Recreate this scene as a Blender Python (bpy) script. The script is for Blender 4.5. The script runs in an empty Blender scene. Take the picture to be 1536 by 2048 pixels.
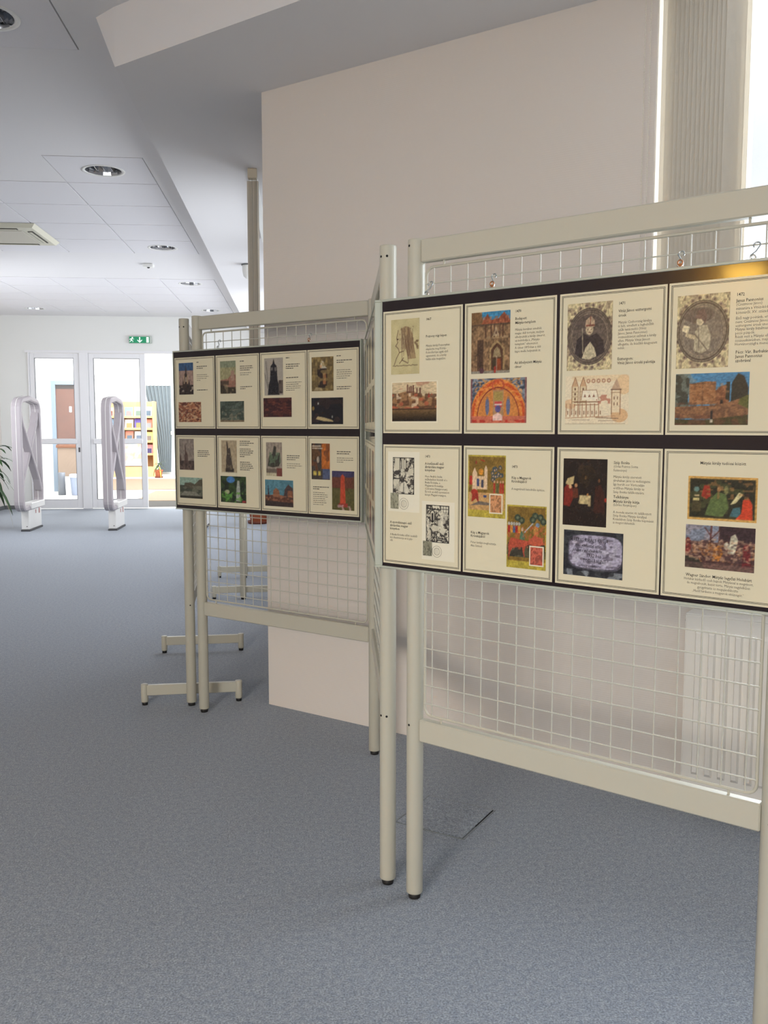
import bpy, math, random
import numpy as np
from mathutils import Vector, Matrix

# ------------------------------------------------------------------ camera, world, light, exposure
scn = bpy.context.scene
COL = scn.collection
CAM_H = 1.28
FPX = 1800.0
pitch = math.atan(172 / FPX)
yaw = math.atan(168 / math.hypot(FPX, 172))
cd = bpy.data.cameras.new('camera')
cam = bpy.data.objects.new('camera', cd)
COL.objects.link(cam)
cam.location = (0, 0, CAM_H)
cam.rotation_euler = (math.pi / 2 - pitch, 0, -yaw)
cd.sensor_fit = 'VERTICAL'
cd.sensor_height = 36
cd.sensor_width = 27
cd.lens = 36 * FPX / 2048
cd.clip_start = 0.02
scn.camera = cam

scn.view_settings.view_transform = 'Standard'
scn.view_settings.look = 'None'
scn.view_settings.gamma = 1
scn.view_settings.use_curve_mapping = False
scn.view_settings.exposure = 0.0

w = bpy.data.worlds.new('sky')
scn.world = w
w.use_nodes = True
bg = w.node_tree.nodes['Background']
bg.inputs[0].default_value = (0.86, 0.93, 1.0, 1)
bg.inputs[1].default_value = 2.4


def area(name, loc, facing, sx, sy, power, color, spread=180):
    ld = bpy.data.lights.new(name, 'AREA')
    ld.shape = 'RECTANGLE'
    ld.size = sx
    ld.size_y = sy
    ld.energy = power
    ld.color = color
    ld.spread = math.radians(spread)
    o = bpy.data.objects.new(name, ld)
    COL.objects.link(o)
    o.location = loc
    o.rotation_euler = Vector(facing).to_track_quat('-Z', 'Y').to_euler()
    return o


COOL = (0.90, 0.94, 1.0)
WARM = (1.0, 0.93, 0.84)
# daylight through the hall's windows, plus added fills at far left and in the entrance
area('daylight_right_windows_near', (0.34, 7.3, 1.7), (-1, 0, -0.5), 4.2, 1.6, 78, COOL)
area('daylight_right_windows_far', (0.34, 11.5, 1.7), (-1, 0, -0.4), 4.0, 1.6, 110, COOL)
area('fill_left_hall', (-4.45, 11.0, 1.6), (1, 0.6, -0.1), 4.0, 1.4, 62, COOL)  # added fill that brightens the far hall; the left wall has no window
area('daylight_bay_window', (2.62, 3.16, 1.95), (-0.634, -0.774, -0.3), 2.5, 1.9, 165, (0.84, 0.92, 1.0))
area('daylight_rear_window', (-2.1, -2.15, 1.85), (0.42, 1, -0.58), 1.3, 0.9, 42, WARM, 95)
area('fill_entrance', (-3.0, 17.0, 3.35), (0, 0, -1), 3.0, 4.5, 420, (0.93, 0.97, 1.0))  # added fill below the closed ceiling, makes the entrance bright white
area('fill_entrance_far', (-3.0, 21.5, 3.35), (0, 0, -1), 3.0, 3.5, 330, (0.95, 0.98, 1.0))  # second added fill, deeper in the entrance; no skylight is built

# ------------------------------------------------------------------ helpers


def s2l(c):
    return tuple((x / 255 / 12.92 if x / 255 <= 0.04045 else ((x / 255 + 0.055) / 1.055) ** 2.4) for x in c)


MATS = {}


def mat(name, rgb, rough=0.5, metal=0.0, spec=0.5, noise=None, bump=None, coat=0.0, emit=0.0, trans=0.0):
    """rgb in sRGB 0-255; noise=(scale, amount); bump=(scale, strength, distance)"""
    if name in MATS:
        return MATS[name]
    m = bpy.data.materials.new(name)
    m.use_nodes = True
    nt = m.node_tree
    p = nt.nodes['Principled BSDF']
    c = s2l(rgb)
    p.inputs['Base Color'].default_value = (*c, 1)
    p.inputs['Roughness'].default_value = rough
    p.inputs['Metallic'].default_value = metal
    p.inputs['Specular IOR Level'].default_value = spec
    p.inputs['Coat Weight'].default_value = coat
    if emit:
        p.inputs['Emission Color'].default_value = (*c, 1)
        p.inputs['Emission Strength'].default_value = emit
    tc = nt.nodes.new('ShaderNodeTexCoord')
    if noise:
        n = nt.nodes.new('ShaderNodeTexNoise')
        n.inputs['Scale'].default_value = noise[0]
        n.inputs['Detail'].default_value = 4
        nt.links.new(tc.outputs['Object'], n.inputs['Vector'])
        r = nt.nodes.new('ShaderNodeValToRGB')
        a = noise[1]
        r.color_ramp.elements[0].position = 0.3
        r.color_ramp.elements[1].position = 0.7
        r.color_ramp.elements[0].color = (*[x * (1 - a) for x in c], 1)
        r.color_ramp.elements[1].color = (*[min(1, x * (1 + a)) for x in c], 1)
        nt.links.new(n.outputs['Fac'], r.inputs[0])
        nt.links.new(r.outputs[0], p.inputs['Base Color'])
    if bump:
        n = nt.nodes.new('ShaderNodeTexNoise')
        n.inputs['Scale'].default_value = bump[0]
        n.inputs['Detail'].default_value = 3
        nt.links.new(tc.outputs['Object'], n.inputs['Vector'])
        b = nt.nodes.new('ShaderNodeBump')
        b.inputs['Strength'].default_value = bump[1]
        b.inputs['Distance'].default_value = bump[2]
        nt.links.new(n.outputs['Fac'], b.inputs['Height'])
        nt.links.new(b.outputs[0], p.inputs['Normal'])
    if trans:
        # thin translucent cloth
        t = nt.nodes.new('ShaderNodeBsdfTranslucent')
        t.inputs[0].default_value = (*c, 1)
        mx = nt.nodes.new('ShaderNodeMixShader')
        mx.inputs[0].default_value = trans
        out = nt.nodes['Material Output']
        nt.links.new(p.outputs[0], mx.inputs[1])
        nt.links.new(t.outputs[0], mx.inputs[2])
        nt.links.new(mx.outputs[0], out.inputs[0])
    MATS[name] = m
    return m


def attr_mat(name, rough=0.3, spec=0.5):
    m = bpy.data.materials.new(name)
    m.use_nodes = True
    nt = m.node_tree
    p = nt.nodes['Principled BSDF']
    a = nt.nodes.new('ShaderNodeAttribute')
    a.attribute_name = 'Col'
    nt.links.new(a.outputs['Color'], p.inputs['Base Color'])
    p.inputs['Roughness'].default_value = rough
    p.inputs['Specular IOR Level'].default_value = spec
    return m


def glass_mat(name, tint=(1, 1, 1)):
    m = bpy.data.materials.new(name)
    m.use_nodes = True
    nt = m.node_tree
    nt.nodes.remove(nt.nodes['Principled BSDF'])
    t = nt.nodes.new('ShaderNodeBsdfTransparent')
    t.inputs[0].default_value = (*tint, 1)
    g = nt.nodes.new('ShaderNodeBsdfGlossy')
    g.inputs['Roughness'].default_value = 0.02
    f = nt.nodes.new('ShaderNodeFresnel')
    f.inputs[0].default_value = 1.25
    mx = nt.nodes.new('ShaderNodeMixShader')
    nt.links.new(f.outputs[0], mx.inputs[0])
    nt.links.new(t.outputs[0], mx.inputs[1])
    nt.links.new(g.outputs[0], mx.inputs[2])
    nt.links.new(mx.outputs[0], nt.nodes['Material Output'].inputs[0])
    return m


class MB:
    def __init__(s):
        s.v = []
        s.f = []
        s.sm = []

    def add(s, verts, faces, smooth=False):
        k = len(s.v)
        s.v += [tuple(v) for v in verts]
        s.f += [tuple(i + k for i in f) for f in faces]
        s.sm += [smooth] * len(faces)
        return s

    def box(s, x0, x1, y0, y1, z0, z1, M=None):
        vs = [Vector((x, y, z)) for z in (z0, z1) for y in (y0, y1) for x in (x0, x1)]
        if M:
            vs = [M @ v for v in vs]
        return s.add(vs, [(0, 2, 3, 1), (4, 5, 7, 6), (0, 1, 5, 4), (2, 6, 7, 3), (0, 4, 6, 2), (1, 3, 7, 5)])

    def bbox(s, x0, x1, y0, y1, z0, z1, b=0.003):
        """box with chamfered edges"""
        xs, ys, zs = (x0, x1), (y0, y1), (z0, z1)
        vs = []
        idx = {}
        for i in (0, 1):
            for j in (0, 1):
                for k in (0, 1):
                    sx, sy, sz = (1, -1)[i] * b, (1, -1)[j] * b, (1, -1)[k] * b
                    p = (xs[i], ys[j], zs[k])
                    idx[(i, j, k, 'x')] = len(vs)
                    vs.append((p[0], p[1] + sy, p[2] + sz))
                    idx[(i, j, k, 'y')] = len(vs)
                    vs.append((p[0] + sx, p[1], p[2] + sz))
                    idx[(i, j, k, 'z')] = len(vs)
                    vs.append((p[0] + sx, p[1] + sy, p[2]))
        f = []
        for i in (0, 1):
            f.append([idx[(i, a, c, 'x')] for a, c in ((0, 0), (1, 0), (1, 1), (0, 1))])
            f.append([idx[(a, i, c, 'y')] for a, c in ((0, 0), (1, 0), (1, 1), (0, 1))])
            f.append([idx[(a, c, i, 'z')] for a, c in ((0, 0), (1, 0), (1, 1), (0, 1))])
        for a in (0, 1):
            for c in (0, 1):
                f.append([idx[(0, a, c, 'y')], idx[(1, a, c, 'y')], idx[(1, a, c, 'z')], idx[(0, a, c, 'z')]])
                f.append([idx[(a, 0, c, 'x')], idx[(a, 1, c, 'x')], idx[(a, 1, c, 'z')], idx[(a, 0, c, 'z')]])
                f.append([idx[(a, c, 0, 'x')], idx[(a, c, 1, 'x')], idx[(a, c, 1, 'y')], idx[(a, c, 0, 'y')]])
                for k in (0, 1):
                    f.append([idx[(a, c, k, q)] for q in 'xyz'])
        return s.add(vs, f)

    def tube(s, path, r, n=8, closed=False, cap=True, flat=1.0, smooth=True):
        P = [Vector(p) for p in path]
        m = len(P)
        rs = r if isinstance(r, (list, tuple)) else [r] * m
        vs = []
        nrm = None
        for i, p in enumerate(P):
            if closed:
                t = (P[(i + 1) % m] - P[i - 1])
            else:
                t = P[min(i + 1, m - 1)] - P[max(i - 1, 0)]
            t.normalize()
            if nrm is None:
                a = Vector((0, 0, 1)) if abs(t.z) < 0.9 else Vector((1, 0, 0))
                nrm = t.cross(a).normalized()
            else:
                nrm = (nrm - t * nrm.dot(t)).normalized()
            b = t.cross(nrm)
            for k in range(n):
                an = 2 * math.pi * k / n
                vs.append(p + nrm * math.cos(an) * rs[i] + b * math.sin(an) * rs[i] * flat)
        f = []
        for i in range(m if closed else m - 1):
            j = (i + 1) % m
            for k in range(n):
                l = (k + 1) % n
                f.append((i * n + k, i * n + l, j * n + l, j * n + k))
        s.add(vs, f, smooth)
        if cap and not closed:
            s.add(vs[:n], [tuple(range(n))])
            s.add(vs[-n:], [tuple(range(n))])
        return s

    def lathe(s, prof, c=(0, 0, 0), n=24, smooth=True):
        vs = []
        for r, z in prof:
            for k in range(n):
                a = 2 * math.pi * k / n
                vs.append((c[0] + r * math.cos(a), c[1] + r * math.sin(a), c[2] + z))
        f = []
        for i in range(len(prof) - 1):
            for k in range(n):
                l = (k + 1) % n
                f.append((i * n + k, i * n + l, (i + 1) * n + l, (i + 1) * n + k))
        return s.add(vs, f, smooth)

    def prism(s, poly, z0, z1):
        n = len(poly)
        vs = [(x, y, z0) for x, y in poly] + [(x, y, z1) for x, y in poly]
        f = [tuple(range(n)), tuple(range(n, 2 * n))] + [(i, (i + 1) % n, (i + 1) % n + n, i + n) for i in range(n)]
        return s.add(vs, f)

    def mesh(s, name):
        me = bpy.data.meshes.new(name)
        me.from_pydata(s.v, [], s.f)
        me.polygons.foreach_set('use_smooth', s.sm)
        import bmesh
        bm = bmesh.new()
        bm.from_mesh(me)
        bmesh.ops.recalc_face_normals(bm, faces=bm.faces)
        bm.to_mesh(me)
        bm.free()
        return me

    def build(s, name, m, parent=None):
        me = s.mesh(name)
        me.materials.append(m)
        o = bpy.data.objects.new(name, me)
        COL.objects.link(o)
        if parent:
            o.parent = parent
        return o


def empty(name, loc=(0, 0, 0), rz=0.0):
    o = bpy.data.objects.new(name, None)
    o.empty_display_size = 0.1
    COL.objects.link(o)
    o.location = loc
    o.rotation_euler = (0, 0, rz)
    return o


def tag(o, label, cat, group=None):
    o['label'] = label
    o['category'] = cat
    if group:
        o['group'] = group
    return o


def struct(o):
    o['kind'] = 'structure'
    return o


def link_copy(src, parent, loc=None):
    o = src.copy()
    COL.objects.link(o)
    o.parent = parent
    if loc is not None:
        o.location = loc
    return o


def rows(bands):
    return bands


# ------------------------------------------------------------------ materials
M_WALL = mat('painted_wall', (226, 218, 210), 0.9, spec=0.2, bump=(90, 0.15, 0.002))
M_CEIL = mat('painted_plaster', (236, 234, 234), 0.95, spec=0.15)
M_TILE = mat('ceiling_tile', (236, 234, 236), 0.95, spec=0.1, noise=(220, 0.02))
M_TBAR = mat('ceiling_grid', (232, 232, 232), 0.6)
M_METAL = mat('powder_coated_steel', (192, 188, 172), 0.38, spec=0.5)
M_WIRE = mat('coated_wire', (196, 194, 182), 0.4)
M_RUB = mat('black_rubber', (22, 20, 20), 0.6)
M_HOLE = mat('dark_hole', (10, 10, 10), 0.9)
M_ZINC = mat('zinc_plated', (200, 205, 205), 0.22, metal=1.0)
M_BRASS = mat('brass_plate', (176, 120, 78), 0.4, metal=0.7)
M_ALU = mat('board_edge', (186, 190, 176), 0.4, metal=0.15)
M_BLACK = mat('black_mount', (36, 27, 30), 0.075, spec=0.5)
M_PAPER = mat('cream_paper', (222, 213, 184), 0.2, spec=0.5)
M_INK = mat('black_ink', (44, 40, 40), 0.4)
M_INKG = mat('grey_ink', (104, 98, 90), 0.4)
M_PIC = attr_mat('printed_card', 0.26)
M_DOORF = mat('white_door_frame', (236, 235, 236), 0.4)
M_GLASS = glass_mat('clear_glass')
M_GATE = mat('gate_grey', (170, 162, 165), 0.45)
M_GATEW = mat('gate_white', (226, 224, 220), 0.4)
M_BASE = mat('baseboard_grey', (110, 112, 112), 0.6)
M_WHITE = mat('gloss_white', (234, 234, 230), 0.35)
M_RAD = mat('radiator_white', (236, 232, 224), 0.35)
M_CHROME = mat('chrome_reflector', (190, 192, 196), 0.12, metal=1.0)
M_TERRA = mat('terracotta', (158, 84, 52), 0.7, noise=(12, 0.12))
M_LEAF = mat('dark_leaf', (44, 76, 34), 0.45, noise=(9, 0.25))
M_LEAFY = mat('yellowed_leaf', (168, 150, 66), 0.6, noise=(9, 0.2))
M_SOIL = mat('soil', (52, 40, 30), 0.95)
M_SLAT = mat('blind_fabric', (226, 220, 208), 0.8, spec=0.2, trans=0.35)


def carpet_mat():
    m = bpy.data.materials.new('blue_grey_carpet')
    m.use_nodes = True
    nt = m.node_tree
    p = nt.nodes['Principled BSDF']
    tc = nt.nodes.new('ShaderNodeTexCoord')
    n1 = nt.nodes.new('ShaderNodeTexNoise')
    n1.inputs['Scale'].default_value = 210
    n1.inputs['Detail'].default_value = 3
    n1.inputs['Roughness'].default_value = 0.75
    n2 = nt.nodes.new('ShaderNodeTexNoise')
    n2.inputs['Scale'].default_value = 60
    n2.inputs['Detail'].default_value = 5
    for n in (n1, n2):
        nt.links.new(tc.outputs['Object'], n.inputs['Vector'])
    r1 = nt.nodes.new('ShaderNodeValToRGB')
    e = r1.color_ramp.elements
    e[0].position = 0.30
    e[1].position = 0.72
    e[0].color = (*s2l((92, 99, 106)), 1)
    e[1].color = (*s2l((182, 191, 202)), 1)
    k = e.new(0.5)
    k.color = (*s2l((135, 143, 154)), 1)
    nt.links.new(n1.outputs['Fac'], r1.inputs[0])
    r2 = nt.nodes.new('ShaderNodeValToRGB')
    e = r2.color_ramp.elements
    e[0].position = 0.35
    e[1].position = 0.66
    e[0].color = (0.78, 0.80, 0.84, 1)
    e[1].color = (1.06, 1.04, 1.02, 1)
    nt.links.new(n2.outputs['Fac'], r2.inputs[0])
    mx = nt.nodes.new('ShaderNodeMix')
    mx.data_type = 'RGBA'
    mx.blend_type = 'MULTIPLY'
    mx.inputs[0].default_value = 1
    nt.links.new(r1.outputs[0], mx.inputs[6])
    nt.links.new(r2.outputs[0], mx.inputs[7])
    nt.links.new(mx.outputs[2], p.inputs['Base Color'])
    p.inputs['Roughness'].default_value = 0.9
    p.inputs['Specular IOR Level'].default_value = 0.25
    p.inputs['Sheen Weight'].default_value = 0.25
    b = nt.nodes.new('ShaderNodeBump')
    b.inputs['Strength'].default_value = 0.5
    b.inputs['Distance'].default_value = 0.003
    nt.links.new(n1.outputs['Fac'], b.inputs['Height'])
    nt.links.new(b.outputs[0], p.inputs['Normal'])
    return m


M_CARPET = carpet_mat()


def wallpaper_mat():
    """painted woodchip wallpaper with a fine horizontal rib"""
    m = bpy.data.materials.new('ribbed_wallpaper')
    m.use_nodes = True
    nt = m.node_tree
    p = nt.nodes['Principled BSDF']
    p.inputs['Base Color'].default_value = (*s2l((226, 218, 210)), 1)
    p.inputs['Roughness'].default_value = 0.85
    p.inputs['Specular IOR Level'].default_value = 0.25
    tc = nt.nodes.new('ShaderNodeTexCoord')
    wv = nt.nodes.new('ShaderNodeTexWave')
    wv.bands_direction = 'Z'
    wv.inputs['Scale'].default_value = 40
    wv.inputs['Distortion'].default_value = 0.2
    wv.inputs['Detail'].default_value = 2
    nt.links.new(tc.outputs['Object'], wv.inputs['Vector'])
    b = nt.nodes.new('ShaderNodeBump')
    b.inputs['Strength'].default_value = 0.12
    b.inputs['Distance'].default_value = 0.001
    nt.links.new(wv.outputs['Fac'], b.inputs['Height'])
    nt.links.new(b.outputs[0], p.inputs['Normal'])
    return m


M_WPAPER = wallpaper_mat()

# ------------------------------------------------------------------ room shell
YB = 14.3           # back wall
XL = -4.55          # left wall
CZ = 2.95           # ceiling
SZ = 2.72           # soffit
WC = Vector((-0.154, 4.091, 0))     # free corner of the diagonal wall
WA = math.radians(39.3)

struct(MB().box(XL - 0.2, 4.2, -2.6, YB, -0.12, 0).build('floor', M_CARPET))
fl2 = struct(MB().box(-6.4, 0.2, YB, 25.2, -0.12, 0).build('floor_entrance', mat('pale_stone_floor', (232, 228, 220), 0.35)))

# floor box: a carpeted service lid let into the floor, slightly skewed to the stands
fb = empty('floor_box', (0.465, 2.824, 0), math.radians(54.5))
tag(fb, 'square carpeted floor box lid with thin dark seams set in the carpet', 'floor box')
m = MB()
for (a, b_, c, d_) in ((-.125, .125, -.125, -.121), (-.125, .125, .121, .125), (-.125, -.121, -.121, .121), (.121, .125, -.121, .121)):
    m.box(a, b_, c, d_, -0.001, 0.0018)
m.build('frame', mat('floor_box_frame', (132, 138, 142), 0.6), fb)
MB().box(-.118, .118, -.116, .118, -0.001, 0.003).build('lid', M_CARPET, fb)
MB().box(-.121, .121, -.121, .121, -0.001, 0.0008).build('seam', mat('seam_grey', (88, 92, 96), .8), fb)
MB().box(-.02, .118, -.1205, -.1165, 0.0008, 0.0022).build('lifting_slot', M_HOLE, fb)

# back wall with door opening
bw = MB()
OX0, OX1, OZ = -4.12, -1.46, 2.40
bw.box(XL - 0.2, OX0, YB, YB + 0.2, 0, CZ + 0.2)
bw.box(OX1, 0.4, YB, YB + 0.2, 0, CZ + 0.2)
bw.box(OX0, OX1, YB, YB + 0.2, OZ, CZ + 0.2)
struct(bw.build('wall_back', mat('back_wall_paint', (234, 234, 230), 0.9, spec=0.2)))
struct(MB().box(XL, OX0, YB - 0.014, YB, 0, 0.06).build('baseboard_back', M_BASE))
struct(MB().box(OX1, -0.02, YB - 0.014, YB, 0, 0.06).build('baseboard_back_right', M_BASE))
# left wall
lw = MB()
lw.box(XL - 0.2, XL, -2.6, YB, 0, CZ + 0.2)
struct(lw.build('wall_left', M_WALL))
struct(MB().box(XL, XL + 0.014, 0, YB - .014, 0, 0.06).build('baseboard_left', M_BASE))
rw = MB()
rw.box(-3.2, -.4, -2.5, -2.3, 0, 0.4).box(-3.2, -.4, -2.5, -2.3, 2.2, CZ + .2)
rw.box(XL, -3.2, -2.5, -2.3, 0, CZ + 0.2).box(-.4, 3.65, -2.5, -2.3, 0, CZ + .2)
struct(rw.build('wall_rear', M_WALL))
# window wall on the right, beyond the free corner of the diagonal wall
rr = MB()
rr.box(0.0, 0.25, 4.3, YB, 0, 0.85)
rr.box(0.0, 0.25, 4.3, YB, 2.62, CZ + 0.2)
for y0, y1 in ((4.3, 5.6), (7.3, 7.7), (9.4, 9.8), (11.5, 11.9), (13.3, YB)):
    rr.box(0.0, 0.25, y0, y1, 0.85, 2.62)
struct(rr.build('wall_right', M_WALL))


def oriented(px, py, a):
    return Matrix.Translation((px, py, 0)) @ Matrix.Rotation(-a, 4, 'Z')


MW = oriented(WC.x, WC.y, WA)


def wbox(mb, u0, u1, n0, n1, z0, z1):
    """box in the diagonal wall's frame: u along the wall, n out of the wall into the hall"""
    return mb.box(u0, u1, -n1, -n0, z0, z1, MW)


U_W0, U_W1, SILL = 1.725, 4.3, 0.92
dw = MB()
wbox(dw, 0, 1.42, -0.30, 0, 0, SZ)
wbox(dw, 1.42, U_W0, -0.30, 0, 0, SILL)
wbox(dw, U_W0, U_W1, -0.30, 0, 0, SILL)
wbox(dw, U_W1, 4.9, -0.75, 0, 0, 3.1)
wbox(dw, 1.42, U_W0, -0.75, -0.0, SILL, 3.1)          # thick left jamb of the bay
wbox(dw, U_W0, U_W1, -0.75, -0.30, 0, SILL)
struct(dw.build('wall_diagonal', M_WPAPER))
struct(MB().box(3.45, 3.65, -2.6, 1.2, 0, CZ + 0.2).build('wall_near_right', M_WALL))
# return between diagonal wall and window wall
struct(MB().prism([(-0.0, 4.33), (0.25, 4.33), (0.25, 4.6), (0.0, 4.6)], 0, SZ).build('trim_1', M_WALL))
ex = MB()
wbox(ex, 1.42, 4.9, -0.80, 0.02, 3.05, 3.15)
struct(ex.build('ceiling_bay', M_WALL))

# entrance hall behind the door
eh = MB()
eh.box(-6.4, -6.2, YB, 25.2, 0, 3.4)
eh.box(0.0, 0.2, YB + .2, 25.2, 0, 3.4)
eh.box(-6.2, -4.82, 18.2, 18.4, 0, 3.4)            # door wall, with a door opening
eh.box(-4.82, -3.92, 18.2, 18.4, 2.16, 3.4)
eh.box(-4.0, -3.92, 18.2, 18.4, 0, 2.16)
eh.box(-6.2, -4.3, 24.6, 24.8, 0, 3.4)
eh.box(-4.3, 0, 24.6, 24.8, 2.5, 3.4)
eh.box(-2.6, 0, 24.6, 24.8, 0, 2.5)
struct(eh.build('wall_entrance', mat('entrance_white', (240, 241, 240), 0.9)))
struct(MB().box(-6.4, 0.2, YB, 25.2, 3.4, 3.5).build('ceiling_entrance', mat('entrance_white', (240, 241, 240))))

# ceiling: plaster bands, islands of lay-in tiles, dropped soffit over the window side
TW = 0.6175
XE = -0.965
cols = [XE - TW * k for k in range(7)]
TR = 1.0
isl0 = [4.30 - 0.62 * k for k in range(5)]            # up to 4.30
isl1 = [5.93, 6.55, 7.195, 7.845, 8.49, 9.12]
isl2 = [10.66 + 0.62 * k for k in range(6)]
cb = MB()
zt = CZ + 0.03
cb.box(XE, 4.2, -2.6, YB, CZ, zt)
XW = cols[5] - .0
cb.box(XL - .2, XE, -2.6, isl0[-1], CZ, zt)
cb.box(XL - .2, XE, isl0[0], isl1[0], CZ, zt)
cb.box(XL - .2, cols[1], isl1[0], isl1[1], CZ, zt)
cb.box(XL - .2, XE, isl1[-1], isl2[0], CZ, zt)
cb.box(XL - .2, XE, isl2[-1], YB, CZ, zt)
cb.box(XL - .2, cols[5], isl1[1], isl1[-1], CZ, zt)
cb.box(XL - .2, cols[5], isl2[0], isl2[-1], CZ, zt)
cb.box(XL - .2, cols[5], isl0[-1], isl0[0], CZ, zt)
ceiling = struct(cb.build('ceiling', M_CEIL))
struct(MB().box(XL - .2, 4.2, -2.6, YB, 3.3, 3.4).build('ceiling_slab', M_CEIL))
LIGHTS = [(-1.27, 3.99), (-1.27, 6.24), (-1.27, 8.82), (-1.27, 10.97), (-1.27, 13.45), (-3.745, 13.45), (-3.745, 10.97), (-3.745, 8.82), (-3.745, 3.99)]
tiles = {}


def tile_obj(x1, y0, y1, hole=False):
    g = 0.006
    sx, sy = TW - 2 * g, (y1 - y0) - 2 * g
    key = (round(sy, 3), hole)
    if key not in tiles:
        mb = MB()
        hx, hy = sx / 2, sy / 2
        if not hole:
            mb.box(-hx, hx, -hy, hy, 0, 0.014)
        else:
            n = 32
            R = 0.118
            ring = [(R * math.cos(2 * math.pi * (k + .5) / n), R * math.sin(2 * math.pi * (k + .5) / n)) for k in range(n)]
            out = []
            for x, y in ring:
                s = min(hx / abs(x), hy / abs(y))
                out.append((x * s, y * s))
            for z in (0, 0.014):
                vs = [(x, y, z) for x, y in ring] + [(x, y, z) for x, y in out]
                mb.add(vs, [(k, (k + 1) % n, (k + 1) % n + n, k + n) for k in range(n)])
            cs = [(-hx, -hy), (hx, -hy), (hx, hy), (-hx, hy)]
            for z in (0, 0.014):   # corner fillers
                for (cx, cy) in cs:
                    near = sorted(out, key=lambda p: (p[0] - cx) ** 2 + (p[1] - cy) ** 2)[:2]
                    mb.add([(cx, cy, z), (*near[0], z), (*near[1], z)], [(0, 1, 2)])
            for i in range(4):
                a, b_ = cs[i], cs[(i + 1) % 4]
                mb.add([(*a, 0), (*b_, 0), (*b_, .014), (*a, .014)], [(0, 1, 2, 3)])
        me = mb.mesh('ceiling_tile')
        me.materials.append(M_TILE)
        tiles[key] = me
    o = bpy.data.objects.new('ceiling_tile', tiles[key])
    COL.objects.link(o)
    o.parent = ceiling
    o.location = (x1 - TW / 2, (y0 + y1) / 2, CZ - 0.002)


def lit(xc, yc):
    return any(abs(xc - a) < 0.2 and abs(yc - b_) < 0.3 for a, b_ in LIGHTS)


AC = (-2.98, -2.17, 7.86, 8.66)
ys_all = [(isl0[k + 1], isl0[k]) for k in range(4)] + [(isl1[k], isl1[k + 1]) for k in range(5)] + [(isl2[k], isl2[k + 1]) for k in range(5)]
for (y0, y1) in ys_all:
    for c in range(5):
        if y0 == isl1[0] and c > 0:
            continue
        xc = cols[c] - TW / 2
        tile_obj(cols[c], y0, y1, lit(xc, (y0 + y1) / 2))
gb = MB()
for isl, y0, y1 in ((isl0, isl0[-1], isl0[0]), (isl1, isl1[1], isl1[-1]), (isl2, isl2[0], isl2[-1])):
    for x in cols[:6]:
        gb.box(x - 0.012, x + 0.012, y0, y1, CZ + 0.012, CZ + 0.02)
    for y in isl:
        if y == isl1[0]:
            gb.box(cols[1], XE, y - .012, y + .012, CZ + 0.012, CZ + 0.02)
        else:
            gb.box(cols[5], XE, y - 0.012, y + 0.012, CZ + 0.012, CZ + 0.02)
gb.box(cols[1] - .012, cols[1] + .012, isl1[0], isl1[1], CZ + 0.012, CZ + 0.02)
gb.box(XE - .012, XE + .012, isl1[0], isl1[1], CZ + 0.012, CZ + 0.02)
gb.build('grid_bar', M_TBAR, ceiling)['kind'] = 'stuff'

# soffit with sloped left shoulder
d41 = Vector((0.757, -0.654, 0))
F0 = Vector((-0.730, 3.865, 0))
F1 = F0 + d41 * 5.6
WE = WC + Vector((math.cos(WA), -math.sin(WA), 0)) * 4.9
WI = WC + Vector((math.sin(WA), math.cos(WA), 0)) * 0.25
poly = [(F0.x, F0.y), (F1.x, F1.y), (WE.x, WE.y), (WC.x, WC.y), (WI.x, WI.y), (0.25, YB), (-0.765, YB)]
sb = MB().prism(poly, SZ, CZ + 0.02)
sb.add([(-0.765, YB, SZ), (F0.x, F0.y, SZ), (F0.x - 0.09, F0.y + .10, CZ), (-0.855, YB, CZ)], [(0, 1, 2, 3)])
sb.add([(F0.x, F0.y, SZ), (F0.x, F0.y, CZ), (F0.x - 0.09, F0.y + .10, CZ)], [(0, 1, 2)])
struct(sb.build('soffit', mat('soffit_plaster', (234, 232, 232), 0.95, spec=.15)))

# ------------------------------------------------------------------ display panels
PANEL_GROUP = 'white wire display panels'


def rounded_rect(x0, x1, z0, z1, r, y=0):
    pts = []
    for cx, cz, a0 in ((x1 - r, z1 - r, 0), (x0 + r, z1 - r, 90), (x0 + r, z0 + r, 180), (x1 - r, z0 + r, 270)):
        for k in range(5):
            a = math.radians(a0 + k * 22.5)
            pts.append((cx + r * math.cos(a), y, cz + r * math.sin(a)))
    return pts


def post(u, parent, h=1.752, foot=True, holes=()):
    p = MB().lathe([(0.0, .016), (.0215, .016), (.0225, .018), (.0225, h - .004), (.0215, h), (0, h)], (u, 0, 0), 20).build('post', M_METAL, parent)
    MB().lathe([(0, 0), (.0155, 0), (.0165, .004), (.0165, .017), (0, .017)], (u, 0, 0), 16).build('rubber_foot', M_RUB, p)
    if holes:
        for (az, z) in holes:
            hb = MB()
            c = Vector((u + .0224 * math.cos(az), .0224 * math.sin(az), z))
            dirv = Vector((math.cos(az), math.sin(az), 0))
            hb.tube([c - dirv * .002, c + dirv * .0005], .0032, 10)
            hb.build('screw_hole', M_HOLE, p)
    return p


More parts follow.
